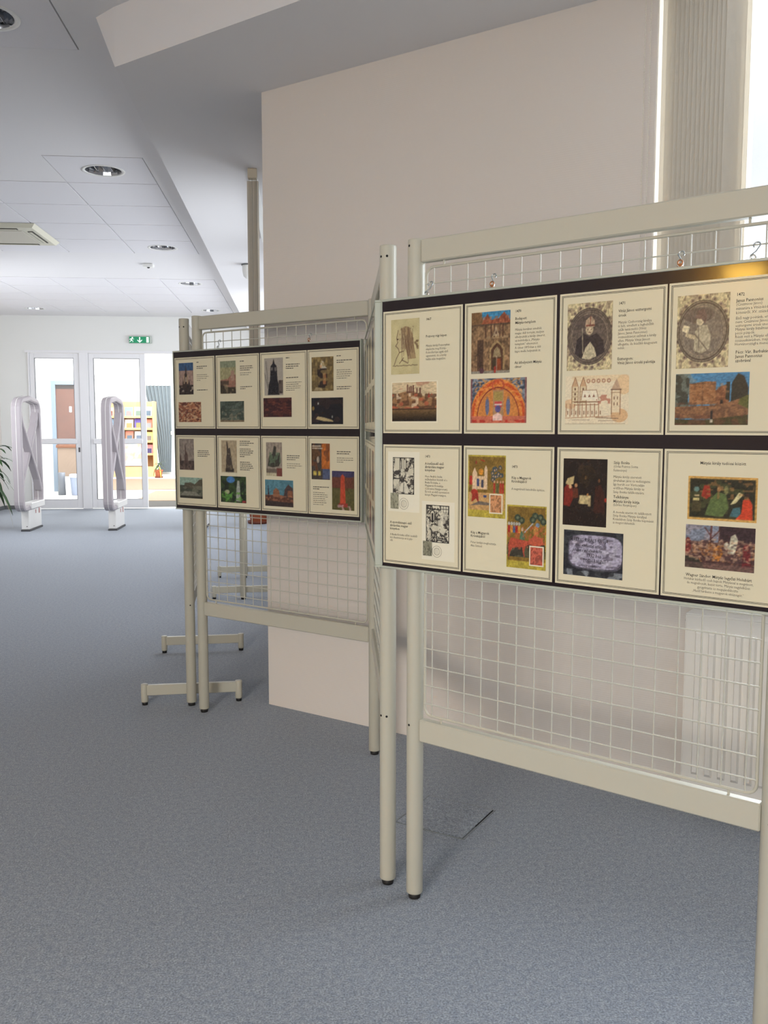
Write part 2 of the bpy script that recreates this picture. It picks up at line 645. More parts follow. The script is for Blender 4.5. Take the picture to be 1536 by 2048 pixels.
def panel(P, a_deg, W, label, posts=(True, True), holes0=(), holes1=(), holes=None):
    """panel whose left post stands at P; local x runs along the panel, local -y is the front"""
    root = empty('display_panel', (P[0], P[1], 0), -math.radians(a_deg))
    tag(root, label, 'display panel', PANEL_GROUP)
    if posts[0]:
        post(0, root, holes=holes0)
    if posts[1]:
        post(W, root, holes=holes1)
    MB().bbox(.0215, W - .0215, -.0125, .0125, 1.692, 1.749).build('top_rail', M_METAL, root)
    MB().bbox(.0215, W - .0215, -.0125, .0125, .444, .504).build('bottom_rail', M_METAL, root)
    x0, x1 = 0.032, W - 0.034
    MB().tube(rounded_rect(x0, x1, .517, 1.679, .022), .0036, 8, closed=True).build('mesh_frame', M_METAL, root)
    for u in (0.085, W - .09):
        MB().tube([(u, 0, 1.676), (u, 0, 1.694)], .0028, 8).build('lug', M_METAL, root)
        MB().tube([(u, 0, .502), (u, 0, .519)], .0028, 8).build('lug', M_METAL, root)
    k = 0
    u = 0.055
    mv = MB().tube([(0, 0, .517), (0, 0, 1.679)], .0018, 6).mesh('wire')
    mv.materials.append(M_WIRE)
    while u < x1 - 0.01:
        o = bpy.data.objects.new('wire', mv)
        COL.objects.link(o)
        o.parent = root
        o.location = (u, 0, 0)
        u += 0.05
    mh = MB().tube([(x0, -.0028, 0), (x1, -.0028, 0)], .0018, 6).mesh('wire')
    mh.materials.append(M_WIRE)
    z = 0.549
    while z < 1.66:
        o = bpy.data.objects.new('wire', mh)
        COL.objects.link(o)
        o.parent = root
        o.location = (0, 0, z)
        z += 0.0495
    return root


HF = math.radians
PA = (0.30, 2.33)
AA = 43.5
WAP = 0.912
panA = panel(PA, AA, WAP, 'front wire display panel carrying the big bright poster board',
             holes0=((HF(-110), 1.735), (HF(-100), .487)), holes1=((HF(-90), 1.71), (HF(-90), .47)))
PC = (-0.44, 4.007)
AC_ = 39.5
WCP = 0.933
panC = panel(PC, AC_, WCP, 'left wire display panel carrying the dimmer poster board')
EC = (PC[0] + WCP * math.cos(HF(AC_)), PC[1] - WCP * math.sin(HF(AC_)))
PB1 = Vector((0.235, 2.413))
PB0 = Vector((EC[0], EC[1]))
dB = PB1 - PB0
WBP = dB.length
AB = math.degrees(math.atan2(-dB.y, dB.x))
panB = panel((PB0.x, PB0.y), AB, WBP, 'wire display panel seen edge-on, joining the two front boards', posts=(False, True),
             holes1=((HF(-58), 1.722), (HF(-10), 1.722), (HF(-60), .487), (HF(-12), .487)))
PD0 = (-0.508, 4.11)
PD1 = (-0.56, 5.075)
panD = panel(PD0, math.degrees(math.atan2(-(PD1[1] - PD0[1]), PD1[0] - PD0[0])), math.hypot(PD1[0] - PD0[0], PD1[1] - PD0[1]),
             'edge-on wire display panel with two cross feet, left of the dim board', holes0=((HF(180), 1.715), (HF(120), 1.715), (HF(190), .47)))
PF0 = (-0.43, 6.66)
PF1 = (-0.475, 7.62)
panF = panel(PF0, math.degrees(math.atan2(-(PF1[1] - PF0[1]), PF1[0] - PF0[0])), math.hypot(PF1[0] - PF0[0], PF1[1] - PF0[1]),
             'far edge-on wire display panel seen through the lower mesh', holes0=((HF(180), .90),))


def cross_foot(pan, u, half=0.226):
    """foot across the panel, local y axis"""
    m = MB()
    m.bbox(u - .011, u + .011, -half + .01, half - .01, .045, .093, .002)
    f = m.build('cross_foot', M_METAL, pan)
    for s in (-1, 1):
        MB().lathe([(0, .014), (.0155, .014), (.0165, .02), (.0165, .094), (.0155, .097), (0, .097)], (u, s * (half - .012), 0), 14).build('foot_leg', M_METAL, f)
        MB().lathe([(0, 0), (.013, 0), (.013, .015), (0, .015)], (u, s * (half - .012), 0), 12).build('glide', M_RUB, f)


WD = math.hypot(PD1[0] - PD0[0], PD1[1] - PD0[1])
WF = math.hypot(PF1[0] - PF0[0], PF1[1] - PF0[1])
cross_foot(panD, 0.036)
cross_foot(panD, WD + .034)
cross_foot(panF, 0.036)
cross_foot(panF, WF + .034)

# ------------------------------------------------------------------ pictures: painted as coloured grids


def vnoise(rs, X, Y, fx, fy=None):
    fy = fy or fx
    nx, ny = int(fx) + 3, int(fy) + 3
    g = rs.rand(ny, nx)
    x = X * fx
    y = Y * fy
    xi = np.clip(x.astype(int), 0, nx - 2)
    yi = np.clip(y.astype(int), 0, ny - 2)
    tx = x - xi
    ty = y - yi
    tx = tx * tx * (3 - 2 * tx)
    ty = ty * ty * (3 - 2 * ty)
    return (g[yi, xi] * (1 - tx) + g[yi, xi + 1] * tx) * (1 - ty) + (g[yi + 1, xi] * (1 - tx) + g[yi + 1, xi + 1] * tx) * ty


class Pic:
    def __init__(s, w, h, cell, bg, seed=0):
        s.ss = 3
        s.nx = max(8, int(w / cell)) * s.ss
        s.ny = max(8, int(h / cell)) * s.ss
        s.X, s.Y = np.meshgrid(np.linspace(0, 1, s.nx), np.linspace(0, 1, s.ny))
        s.A = np.zeros((s.ny, s.nx, 3)) + np.array(bg, float)
        s.rs = np.random.RandomState(seed)

    def m(s, mask, c, k=1.0):
        mk = (mask.astype(float) * k)[..., None]
        s.A = s.A * (1 - mk) + np.array(c, float) * mk
        return s

    def rect(s, x0, y0, x1, y1, c, k=1.0):
        return s.m((s.X >= x0) & (s.X <= x1) & (s.Y >= y0) & (s.Y <= y1), c, k)

    def ell(s, cx, cy, rx, ry, c, k=1.0):
        return s.m(((s.X - cx) / rx) ** 2 + ((s.Y - cy) / ry) ** 2 <= 1, c, k)

    def ring(s, cx, cy, rx, ry, t, c, k=1.0):
        d = np.sqrt(((s.X - cx) / rx) ** 2 + ((s.Y - cy) / ry) ** 2)
        return s.m(np.abs(d - 1) < t, c, k)

    def poly(s, pts, c, k=1.0):
        ins = np.zeros(s.X.shape, bool)
        n = len(pts)
        for i in range(n):
            x0, y0 = pts[i]
            x1, y1 = pts[(i + 1) % n]
            if y0 == y1:
                continue
            cond = (s.Y >= min(y0, y1)) & (s.Y < max(y0, y1)) & (s.X < (x1 - x0) * (s.Y - y0) / (y1 - y0) + x0)
            ins ^= cond
        return s.m(ins, c, k)

    def line(s, x0, y0, x1, y1, t, c, k=1.0):
        dx, dy = x1 - x0, y1 - y0
        q = np.clip(((s.X - x0) * dx + (s.Y - y0) * dy) / (dx * dx + dy * dy + 1e-9), 0, 1)
        d = np.hypot(s.X - x0 - q * dx, s.Y - y0 - q * dy)
        return s.m(d < t, c, k)

    def grain(s, f, amt, fy=None):
        n = vnoise(s.rs, s.X, s.Y, f, fy) - 0.5
        s.A = s.A * (1 + amt * 2 * n[..., None])
        return s

    def blotch(s, f, thr, c, k=1.0, y0=0, y1=1, x0=0, x1=1):
        n = vnoise(s.rs, s.X, s.Y, f)
        return s.m((n > thr) & (s.Y >= y0) & (s.Y <= y1) & (s.X >= x0) & (s.X <= x1), c, k)

    def build(s, u0, u1, z0, z1, off, parent, name='picture'):
        k = s.ss
        s.A = s.A.reshape(s.ny // k, k, s.nx // k, k, 3).mean(axis=(1, 3))
        s.ny //= k
        s.nx //= k
        s.X, s.Y = np.meshgrid(np.linspace(0, 1, s.nx), np.linspace(0, 1, s.ny))
        s.A = s.A + (s.rs.rand(s.ny, s.nx, 1) - .5) * 12
        A = np.clip(s.A, 3, 250) / 255.0
        lin = np.where(A <= 0.04045, A / 12.92, ((A + 0.055) / 1.055) ** 2.4)
        nx, ny = s.nx, s.ny
        us = u0 + s.X * (u1 - u0)
        zs = z0 + s.Y * (z1 - z0)
        co = np.stack([us, np.full_like(us, -off), zs], -1).reshape(-1, 3)
        i = np.arange((ny - 1) * (nx - 1))
        r, c = i // (nx - 1), i % (nx - 1)
        a = r * nx + c
        F = np.stack([a, a + 1, a + nx + 1, a + nx], -1)
        me = bpy.data.meshes.new(name)
        me.from_pydata(co.tolist(), [], F.tolist())
        at = me.color_attributes.new('Col', 'FLOAT_COLOR', 'POINT')
        rgba = np.ones((nx * ny, 4))
        rgba[:, :3] = lin.reshape(-1, 3)
        at.data.foreach_set('color', rgba.ravel())
        me.materials.append(M_PIC)
        o = bpy.data.objects.new(name, me)
        COL.objects.link(o)
        o.parent = parent
        return o


def text(body, u, z, size, parent, off, bold=False, gap=None, align='LEFT', grey=False, sx=0.74, name='text_block', shear=0.0, m=None):
    cu = bpy.data.curves.new(name, 'FONT')
    cu.body = body
    cu.size = size
    cu.resolution_u = 1
    cu.align_x = align
    cu.space_line = (gap / size) if gap else 1.0
    cu.offset = size * (0.006 if bold else 0.0)
    cu.shear = shear
    t = bpy.data.objects.new('tmp_text', cu)
    COL.objects.link(t)
    dg = bpy.context.evaluated_depsgraph_get()
    me = bpy.data.meshes.new_from_object(t.evaluated_get(dg))
    bpy.data.objects.remove(t)
    bpy.data.curves.remove(cu)
    n = len(me.vertices)
    co = np.zeros(n * 3)
    me.vertices.foreach_get('co', co)
    co = co.reshape(-1, 3)
    out = np.stack([u + co[:, 0] * sx, np.full(n, -off), z + co[:, 1]], -1)
    me.vertices.foreach_set('co', out.ravel())
    me.materials.clear()
    me.materials.append(m or (M_INKG if grey else M_INK))
    me.name = name
    o = bpy.data.objects.new(name, me)
    COL.objects.link(o)
    o.parent = parent
    return o


def textbars(rs, lines, u, z, w, gap, hh, parent, off, m=None):
    """print too small to read: word-shaped strokes"""
    mb = MB()
    for i in range(lines):
        x = u
        lim = u + w * (0.72 + 0.28 * rs.rand()) if i < lines - 1 else u + w * (0.3 + 0.5 * rs.rand())
        while x < lim:
            ww = 0.004 + rs.rand() * 0.010
            zz = z - i * gap
            mb.add([(x, -off, zz), (min(x + ww, lim + .002), -off, zz), (min(x + ww, lim + .002), -off, zz + hh), (x, -off, zz + hh)], [(0, 1, 2, 3)])
            x += ww + 0.0022
    return mb.build('text_block', m or M_INKG, parent)


# ---- board construction
BOFF = 0.035      # front face of a board in front of its panel's mesh plane
PGO = BOFF + 0.0006
PCO = BOFF + 0.0011


def board(P, a_deg, u0, u1, z0, z1, name_label, hang=(), brass=()):
    root = empty('poster_board', (P[0], P[1], 0), -math.radians(a_deg))
    tag(root, name_label, 'poster board')
    MB().box(u0 + .004, u1 - .004, -BOFF, -BOFF + .016, z0 + .004, z1 - .004).build('backing_board', M_BLACK, root)
    for (a, b_, c, d_) in ((u0, u1, z1 - .006, z1), (u0, u1, z0, z0 + .006), (u0, u0 + .005, z0 + .006, z1 - .006), (u1 - .005, u1, z0 + .006, z1 - .006)):
        MB().bbox(a, b_, -BOFF - .002, -BOFF + .018, c, d_, .0012).build('frame_edge', M_ALU, root)
    for u in hang:
        m_ = M_BRASS if u in brass else M_ZINC
        t = MB()
        if u in brass:
            t.box(u - .006, u + .006, -BOFF + .0165, -BOFF + .0180, z1 - .012, z1 + .010)
            t.tube([(u + .0052 * math.cos(k), -BOFF + .0172, z1 + .012 + .0052 * math.sin(k)) for k in np.linspace(0, 6.283, 13)[:-1]], .0016, 6, closed=True)
        else:
            t.tube([(u + .005 * math.cos(k), -BOFF + .0172, z1 + .004 + .007 * math.sin(k)) for k in np.linspace(0, 6.283, 13)[:-1]], .0018, 6, closed=True)
        t.build('hanging_eye', m_, root)['label'] = 'brass hanging plate' if u in brass else 'steel hanging ring'
    return root


def page(root, u0, u1, z0, z1):
    pg = MB().box(u0, u1, -PGO, -BOFF + .0002, z0, z1).build('page', M_PAPER, root)
    bl = MB()

    def fr(i, t):
        a, b_, c, d_ = u0 + i, u1 - i, z0 + i, z1 - i
        for q in ((a, b_, d_ - t, d_), (a, b_, c, c + t), (a, a + t, c, d_), (b_ - t, b_, c, d_)):
            bl.add([(q[0], -PCO + .0002, q[2]), (q[1], -PCO + .0002, q[2]), (q[1], -PCO + .0002, q[3]), (q[0], -PCO + .0002, q[3])], [(0, 1, 2, 3)])
    fr(.0048, .0011)
    fr(.0072, .0010)
    bl.build('border', M_INK, pg)
    return pg


def s_hook(P, a_deg, u, zwire, zeye, label, flip=1):
    root = empty('s_hook', (P[0], P[1], 0), -math.radians(a_deg))
    tag(root, label, 'hook', 'steel S hooks holding the boards')
    pts = []
    r = .0065
    # upper crook over the wire (wire at y=-.0028)
    for k in np.linspace(-30, 180, 9):
        a = math.radians(k)
        pts.append((u + flip * (r * math.cos(a) - .003), -.0028 - .006 * (1 - math.sin(a)) * .4, zwire - .004 + r * math.sin(a) + .002))
    top = pts[-1]
    bx = zeye
    pts.append((u - flip * .002, -.008, (top[2] + bx) / 2))
    for k in np.linspace(20, -170, 8):
        a = math.radians(k)
        pts.append((u + flip * (.0055 * math.cos(a)), -.0175, bx + .002 + .006 * math.sin(a)))
    MB().tube(pts, .0016, 6).build('bent_wire', M_ZINC, root)


TS = 0.0078     # body text size
TB = 0.0089     # heading size


def T(pg, u, z, body, bold=False, gap=.0083, size=None, align='LEFT', sx=.90, **k):
    return text(body, u, z - .0025, size or (TB if bold else TS), pg, PCO, bold=bold, gap=gap, align=align, grey=not bold, sx=sx, **k)


# ---------------- board A: the bright one in front
brdA = board(PA, AA, -.0885, .931, .9045, 1.6055, 'bright framed board of eight historical postcard pages, in front at right', hang=(.045, .236, .69, .836), brass=(.236, .69))
PU = [(-.080, .165), (.1715, .4175), (.4255, .6715), (.6755, .921)]
pgs = [page(brdA, a, b_, 1.2615, 1.5735) for a, b_ in PU] + [page(brdA, a, b_, .9195, 1.232) for a, b_ in PU]
CE = .0017


def parchment(P_, k=1.0):
    P_.grain(9, .06).grain(30, .05)
    return P_


# page 1: sketch of a long-haired profile, and a castle view
P_ = Pic(.09, .139, CE * .8, (196, 184, 138), 1)
P_.grain(6, .05)
P_.poly([(.28, .72), (.34, .82), (.5, .87), (.66, .84), (.76, .72), (.8, .55), (.88, .28), (.62, .27), (.5, .5), (.45, .62)], (150, 122, 88), .75)
P_.poly([(.26, .80), (.2, .66), (.24, .58), (.16, .52), (.24, .48), (.28, .42), (.45, .5), (.5, .68), (.4, .8)], (192, 176, 134))
for i in range(26):
    x = .36 + .4 * P_.rs.rand()
    y = .85 - .25 * P_.rs.rand()
    P_.line(x, y, x + .12 * P_.rs.rand(), y - .28 - .15 * P_.rs.rand(), .010, (104, 80, 62), .55)
for i in range(10):
    P_.ell(.84 + .1 * P_.rs.rand(), .46 + .14 * P_.rs.rand(), .035, .022, (120, 98, 72), .7)
for q in ((.26, .8, .2, .66), (.2, .66, .24, .58), (.24, .58, .17, .52), (.17, .52, .26, .47), (.26, .47, .3, .4), (.3, .4, .45, .42), (.3, .40, .2, .3), (.2, .3, .12, .18), (.4, .26, .6, .2), (.3, .2, .45, .3)):
    P_.line(*q, .010, (96, 74, 60), .75)
P_.ell(.24, .64, .03, .012, (70, 50, 44))
P_.blotch(22, .62, (120, 96, 74), .5, .55, .86, .3, .8)
for i in range(16):
    x = .07 + i * .054
    P_.line(x, .155 + .008 * P_.rs.rand(), x + .05, .15 + .02 * P_.rs.rand(), .008, (88, 70, 56), .6)
P_.build(-.054, .036, 1.412, 1.551, PCO, pgs[0])
P_ = Pic(.144, .102, CE, (212, 190, 152), 2)
P_.grain(4, .10)
P_.blotch(5, .6, (176, 130, 104), .7, .82, 1)
P_.poly([(0, .32), (0, .55), (.08, .62), (.16, .72), (.28, .76), (.5, .76), (.62, .68), (.8, .6), (1, .58), (1, .32)], (150, 112, 76))
P_.blotch(14, .52, (92, 62, 42), .8, .33, .72)
P_.blotch(10, .6, (206, 182, 150), .85, .34, .72, .1, .6)
P_.blotch(9, .66, (170, 90, 62), .8, .33, .7)
for x, h in ((.34, .16), (.38, .10), (.42, .12), (.47, .14), (.55, .06), (.62, .07)):
    P_.rect(x, .72, x + .03, .78 + h, (104, 66, 56))
P_.poly([(.8, .6), (.83, .74), (.86, .6)], (150, 62, 48))
P_.rect(0, .3, 1, .335, (70, 48, 34))
P_.rect(0, .0, 1, .30, (122, 98, 58))
P_.m(P_.Y < .3, (34, 24, 18), 1)
for yy in range(10):
    P_.rect(0, yy * .03, 1, yy * .03 + .03, (30 + yy * 9, 22 + yy * 7, 16 + yy * 4))
P_.grain(24, .15, 60)
MB().box(-.053, .093, -PGO - .0003, -PGO, 1.288, 1.393).build('card_margin', mat('card_margin', (232, 224, 198), .26), pgs[0])
P_.build(-.0505, .0895, 1.292, 1.391, PCO, pgs[0])
T(pgs[0], .056, 1.545, '1467', True)
T(pgs[0], .056, 1.503, 'Pozsony régi képen', True)
T(pgs[0], .056, 1.480, 'Mátyás király Pozsonyban\nalapította meg Közép-\nKelet-Európa egyik első\negyetemét, de a király\nhalála után megszűnt.')

# page 2: church portal, and painted lunette
P_ = Pic(.107, .145, CE, (128, 100, 72), 3)
P_.grain(8, .22).grain(26, .25)
P_.rect(.28, .84, 1, 1, (62, 130, 168))
P_.poly([(.0, .8), (.0, 1), (.22, 1), (.32, .86), (.32, .8)], (118, 88, 58))
P_.poly([(.26, .80), (.42, .97), (.5, .86), (.7, .88), (.84, .98), (1, .84), (1, .78), (.26, .78)], (132, 72, 50))
P_.blotch(20, .5, (170, 104, 70), .6, .78, .92, .3, 1)
P_.rect(0, .775, 1, .80, (90, 70, 54))
P_.rect(.40, .56, .95, .60, (148, 122, 90))
for x in (.36, .5, .58, .72, .8):
    P_.rect(x, .58, x + .03, .78, (86, 58, 44))
P_.poly([(.56, .6), (.64, .76), (.72, .6)], (176, 152, 120))
P_.poly([(.62, .63), (.645, .71), (.67, .63)], (96, 66, 54))
P_.poly([(.48, .06), (.48, .40), (.56, .48), (.66, .53), (.76, .48), (.86, .40), (.86, .06)], (154, 128, 88))
P_.poly([(.52, .06), (.52, .38), (.6, .45), (.67, .49), (.75, .45), (.82, .38), (.82, .06)], (84, 56, 40))
P_.poly([(.56, .26), (.6, .38), (.67, .43), (.74, .38), (.78, .26)], (150, 130, 96))
P_.rect(.56, .05, .64, .24, (64, 52, 36))
P_.rect(.67, .05, .77, .24, (134, 66, 38))
P_.rect(.655, .05, .665, .28, (196, 190, 170))
P_.rect(.16, .03, .32, .55, (60, 42, 34), .7)
P_.rect(0, 0, 1, .045, (142, 134, 118))
P_.ell(.62, .06, .03, .06, (150, 50, 40))
P_.ell(.28, .05, .06, .045, (92, 60, 66))
P_.grain(44, .18)
P_.build(.191, .298, 1.405, 1.55, PCO, pgs[1])
P_ = Pic(.154, .106, CE, (96, 102, 118), 4)
P_.blotch(18, .5, (140, 146, 152), .8).blotch(26, .6, (50, 60, 74), .8)
P_.ell(.5, .10, .50, .88, (206, 118, 52))
P_.ring(.5, .10, .455, .80, .045, (186, 62, 36), .7)
P_.blotch(34, .58, (232, 160, 84), .6, .1, 1, .08, .92)
P_.ell(.5, .12, .36, .66, (200, 128, 66))
P_.ring(.5, .12, .37, .67, .02, (120, 44, 40))
P_.ring(.5, .84, .10, .12, .15, (176, 76, 50), .9)
for cx in (.31, .68):
    P_.ell(cx, .38, .035, .20, (98, 104, 132))
    P_.ell(cx, .56, .02, .035, (150, 110, 90))
P_.rect(.41, .12, .60, .74, (170, 130, 92)).rect(.425, .50, .585, .70, (160, 138, 78))
P_.rect(.44, .36, .57, .48, (190, 70, 70)).rect(.44, .40, .57, .43, (220, 200, 190)).ell(.5, .32, .05, .08, (90, 80, 130))
P_.rect(0, 0, 1, .16, (196, 108, 82))
P_.blotch(20, .56, (176, 44, 36), .8, .02, .08)
P_.poly([(.41, .06), (.41, .17), (.5, .24), (.58, .17), (.58, .06)], (228, 190, 176))
P_.rect(0, 0, .035, 1, (150, 92, 88), .7).rect(.965, 0, 1, 1, (150, 92, 88), .7)
P_.grain(40, .10)
P_.build(.19, .344, 1.287, 1.393, PCO, pgs[1])
T(pgs[1], .311, 1.545, '1470', True)
T(pgs[1], .311, 1.528, 'Budapest:\nMátyás-templom', True, gap=.0095)
T(pgs[1], .311, 1.503, 'Mátyás korában emelték\nmagas déli tornyát, melyen\nelhelyezték a király címerét,\nez indokolja a „Mátyás-\ntemplom” elnevezést.\nA címer 1893-ban a déli\nkapu mellé helyezték át.')
T(pgs[1], .311, 1.427, 'Az áthelyezett Mátyás\ncímer', True, gap=.0095)


def medallion(seed, pale):
    Q = Pic(.107, .147, CE * .8, (202, 188, 146), seed)
    Q.blotch(11, .7, (150, 132, 110), .7).blotch(19, .74, (128, 108, 92), .6)
    for i in range(22):
        a = i * .2856
        x, y = .5 + .5 * math.cos(a) * 1.0, .5 + .46 * math.sin(a)
        Q.ell(x, y, .045, .033, (140, 122, 104), .8).ell(x, y, .02, .015, (90, 74, 70), .8)
    g = (134, 124, 106) if pale else (112, 100, 88)
    Q.ell(.5, .5, .49, .42, g)
    Q.ring(.5, .5, .45, .385, .03, (88, 76, 68))
    Q.ring(.5, .5, .485, .415, .012, (60, 52, 50))
    Q.ell(.5, .5, .42, .355, (96, 84, 76) if not pale else (122, 112, 100))
    Q.ring(.5, .5, .395, .335, .012, (156, 140, 118))
    Q.ell(.42, .72, .3, .10, (84, 72, 68), .5)
    return Q


# page 3: bishop medallion, and sepia palace drawing
P_ = medallion(5, False)
P_.poly([(.18, .25), (.22, .45), (.36, .55), (.5, .5), (.66, .54), (.8, .44), (.84, .26), (.6, .17), (.34, .17)], (54, 46, 48))
P_.poly([(.34, .18), (.42, .34), (.52, .42), (.62, .32), (.66, .2), (.5, .16)], (188, 176, 146))
P_.ell(.5, .6, .085, .075, (188, 170, 140))
P_.poly([(.40, .64), (.42, .74), (.52, .80), (.61, .74), (.61, .64)], (176, 152, 126))
P_.line(.43, .66, .60, .66, .012, (120, 72, 60)).line(.515, .66, .52, .79, .010, (120, 72, 60))
P_.line(.36, .26, .34, .62, .010, (150, 140, 120))
P_.ell(.46, .60, .012, .007, (70, 54, 50)).ell(.54, .60, .012, .007, (70, 54, 50)).line(.48, .56, .53, .56, .006, (110, 74, 64))
P_.grain(42, .20)
P_.build(.445, .552, 1.403, 1.55, PCO, pgs[2])
P_ = Pic(.15, .107, CE * .7, (226, 212, 182), 6)
P_.ell(.86, .18, .13, .14, (206, 150, 96), .6).ell(.92, .8, .12, .2, (222, 180, 130), .6).ell(.08, .42, .1, .1, (214, 160, 110), .5).ell(.5, .95, .4, .1, (224, 196, 150), .5)
INKS = (148, 112, 84)
for x in (.37, .45, .53, .61, .69):
    P_.ell(x, .885, .032, .045, (176, 136, 110)).ell(x, .885, .014, .02, (220, 200, 170))
for x in (.11, .24):
    P_.rect(x, .42, x + .10, .78, (214, 196, 160)).poly([(x, .78), (x + .05, .96), (x + .10, .78)], (196, 160, 124))
    P_.line(x, .2, x, .78, .005, INKS).line(x + .1, .2, x + .1, .78, .005, INKS).line(x, .78, x + .05, .97, .005, INKS).line(x + .1, .78, x + .05, .97, .005, INKS)
    for z in (.5, .6, .7):
        P_.rect(x + .04, z, x + .06, z + .05, (110, 76, 58)).line(x, z - .03, x + .1, z - .03, .004, INKS)
P_.poly([(.26, .5), (.28, .70), (.50, .70), (.54, .5)], (232, 222, 198))
for x in (.3, .37, .44):
    P_.poly([(x, .56), (x + .02, .62), (x + .04, .56)], (140, 96, 76))
P_.line(.26, .5, .28, .70, .005, INKS).line(.28, .7, .5, .7, .005, INKS).line(.5, .7, .54, .5, .005, INKS).line(.15, .46, .54, .46, .009, (128, 88, 64)).line(.15, .40, .54, .40, .008, (150, 110, 84))
for x in np.arange(.02, .56, .065):
    P_.line(x, .16, x, .42, .006, (158, 110, 80)).rect(x + .022, .2, x + .034, .28, (120, 80, 60))
P_.blotch(20, .62, (172, 104, 84), .7, .42, .6, .5, .8).rect(.74, .24, .86, .68, (224, 206, 172)).line(.74, .2, .74, .72, .006, INKS).line(.87, .2, .87, .72, .006, INKS)
P_.poly([(.73, .70), (.81, .92), (.88, .70)], (190, 160, 132)).line(.73, .7, .88, .7, .009, (104, 76, 62)).line(.73, .64, .88, .64, .006, INKS)
for x in (.77, .82):
    P_.rect(x, .5, x + .015, .56, (120, 84, 66)).rect(x, .38, x + .015, .44, (120, 84, 66))
P_.line(.0, .13, .8, .17, .006, (176, 130, 96)).line(.5, .14, .84, .12, .010, (150, 120, 96)).line(.54, .075, .82, .075, .006, (160, 136, 116)).line(.12, .09, .40, .09, .006, (160, 140, 120)).line(.0, .01, .95, .01, .006, (170, 156, 130))
P_.grain(50, .05)
P_.build(.443, .593, 1.284, 1.391, PCO, pgs[2])
T(pgs[2], .565, 1.542, '1471', True)
T(pgs[2], .565, 1.526, 'Vitéz János esztergomi\nérsek', True, gap=.0095)
T(pgs[2], .565, 1.502, 'Mátyás Csehország királya\nis lett, emellett a legbelsőbb\nszűk tanácsadói (Vitéz\nJános, Janus Pannonius)\nösszeesküvést szőttek a király\nellen. Mátyás Vitéz Jánost\nelfogatta, de később kiegyezett\nvelük.', gap=.0078)
T(pgs[2], .565, 1.424, 'Esztergom:\nVitéz János érseki palotája', True, gap=.0087)

# page 4: reader medallion, and ruined keep
P_ = medallion(7, True)
P_.poly([(.34, .24), (.36, .5), (.44, .58), (.58, .58), (.66, .44), (.64, .26), (.5, .2)], (176, 166, 140))
P_.ell(.45, .64, .07, .06, (196, 184, 152)).poly([(.36, .68), (.4, .78), (.52, .8), (.58, .70), (.55, .6), (.48, .66)], (112, 92, 84))
P_.poly([(.1, .52), (.14, .60), (.26, .57), (.22, .48)], (214, 202, 166)).line(.2, .46, .36, .42, .028, (186, 172, 140))
P_.line(.36, .46, .6, .24, .010, (116, 104, 90)).line(.42, .56, .44, .24, .008, (120, 108, 94))
P_.grain(42, .18)
P_.build(.694, .8, 1.398, 1.546, PCO, pgs[3])
P_ = Pic(.148, .105, CE, (78, 134, 170), 8)
P_.m(P_.Y > .75, (62, 122, 164), .6)
P_.blotch(7, .5, (126, 142, 140), .6, .55, 1, .0, .3)
P_.poly([(0, .3), (0, .98), (.1, 1), (.2, .9), (.18, .5), (.2, .3)], (62, 64, 56)).blotch(16, .55, (112, 122, 112), .7, .3, 1, 0, .2)
P_.poly([(.20, .4), (.20, .80), (.42, .84), (.56, .83), (.56, .4)], (142, 96, 62))
P_.poly([(.56, .4), (.56, .66), (.62, .74), (.72, .78), (.74, .4)], (124, 78, 52))
P_.line(.38, .4, .38, .82, .006, (92, 62, 44)).line(.2, .8, .56, .79, .008, (96, 64, 46))
P_.poly([(.76, .4), (.77, .8), (.85, .98), (.93, .92), (.99, .7), (.98, .45)], (48, 46, 38))
P_.poly([(.69, .5), (.7, .82), (.75, .82), (.75, .45)], (54, 50, 40))
P_.blotch(22, .6, (170, 122, 84), .5, .4, .8, .2, .74)
P_.rect(.62, .38, .66, .48, (40, 30, 28))
P_.poly([(0, .14), (0, .36), (.5, .38), (.7, .42), (1, .56), (1, .2), (.6, .12)], (138, 98, 68)).blotch(24, .55, (96, 66, 50), .6, .12, .45)
P_.poly([(.86, .4), (.88, .5), (1, .58), (1, .3)], (92, 92, 46))
P_.poly([(0, 0), (0, .12), (.4, .10), (1, .2), (1, 0)], (74, 66, 40)).blotch(12, .55, (104, 66, 50), .6, .0, .2)
P_.rect(.50, .12, .525, .28, (36, 34, 36)).rect(.49, .05, .53, .11, (180, 168, 146)).ell(.512, .29, .012, .018, (110, 84, 66))
P_.grain(44, .16)
P_.build(.695, .843, 1.282, 1.387, PCO, pgs[3])
T(pgs[3], .812, 1.539, '1472', True)
T(pgs[3], .812, 1.527, 'Janus Pannonius', True)
T(pgs[3], .812, 1.520, '(Csezmicei János)\nminiatúra a Vitéz-kódex\nkötetéről, XV. század', gap=.0082)
T(pgs[3], .812, 1.493, 'Első nagy poétánk, eredeti\nneve Csezmicei János, az\nesztergomi érsek unokaöccse.\nMátyás király bizalmasa,\npécsi püspök.\nRészt vett a Mátyás elleni\nösszeesküvésben, majd\nHorvátországba menekült.', gap=.0073)
T(pgs[3], .814, 1.426, 'Pécs: Vár, Barbakán\nJanus Pannonius\nszobrával', True, gap=.0085)


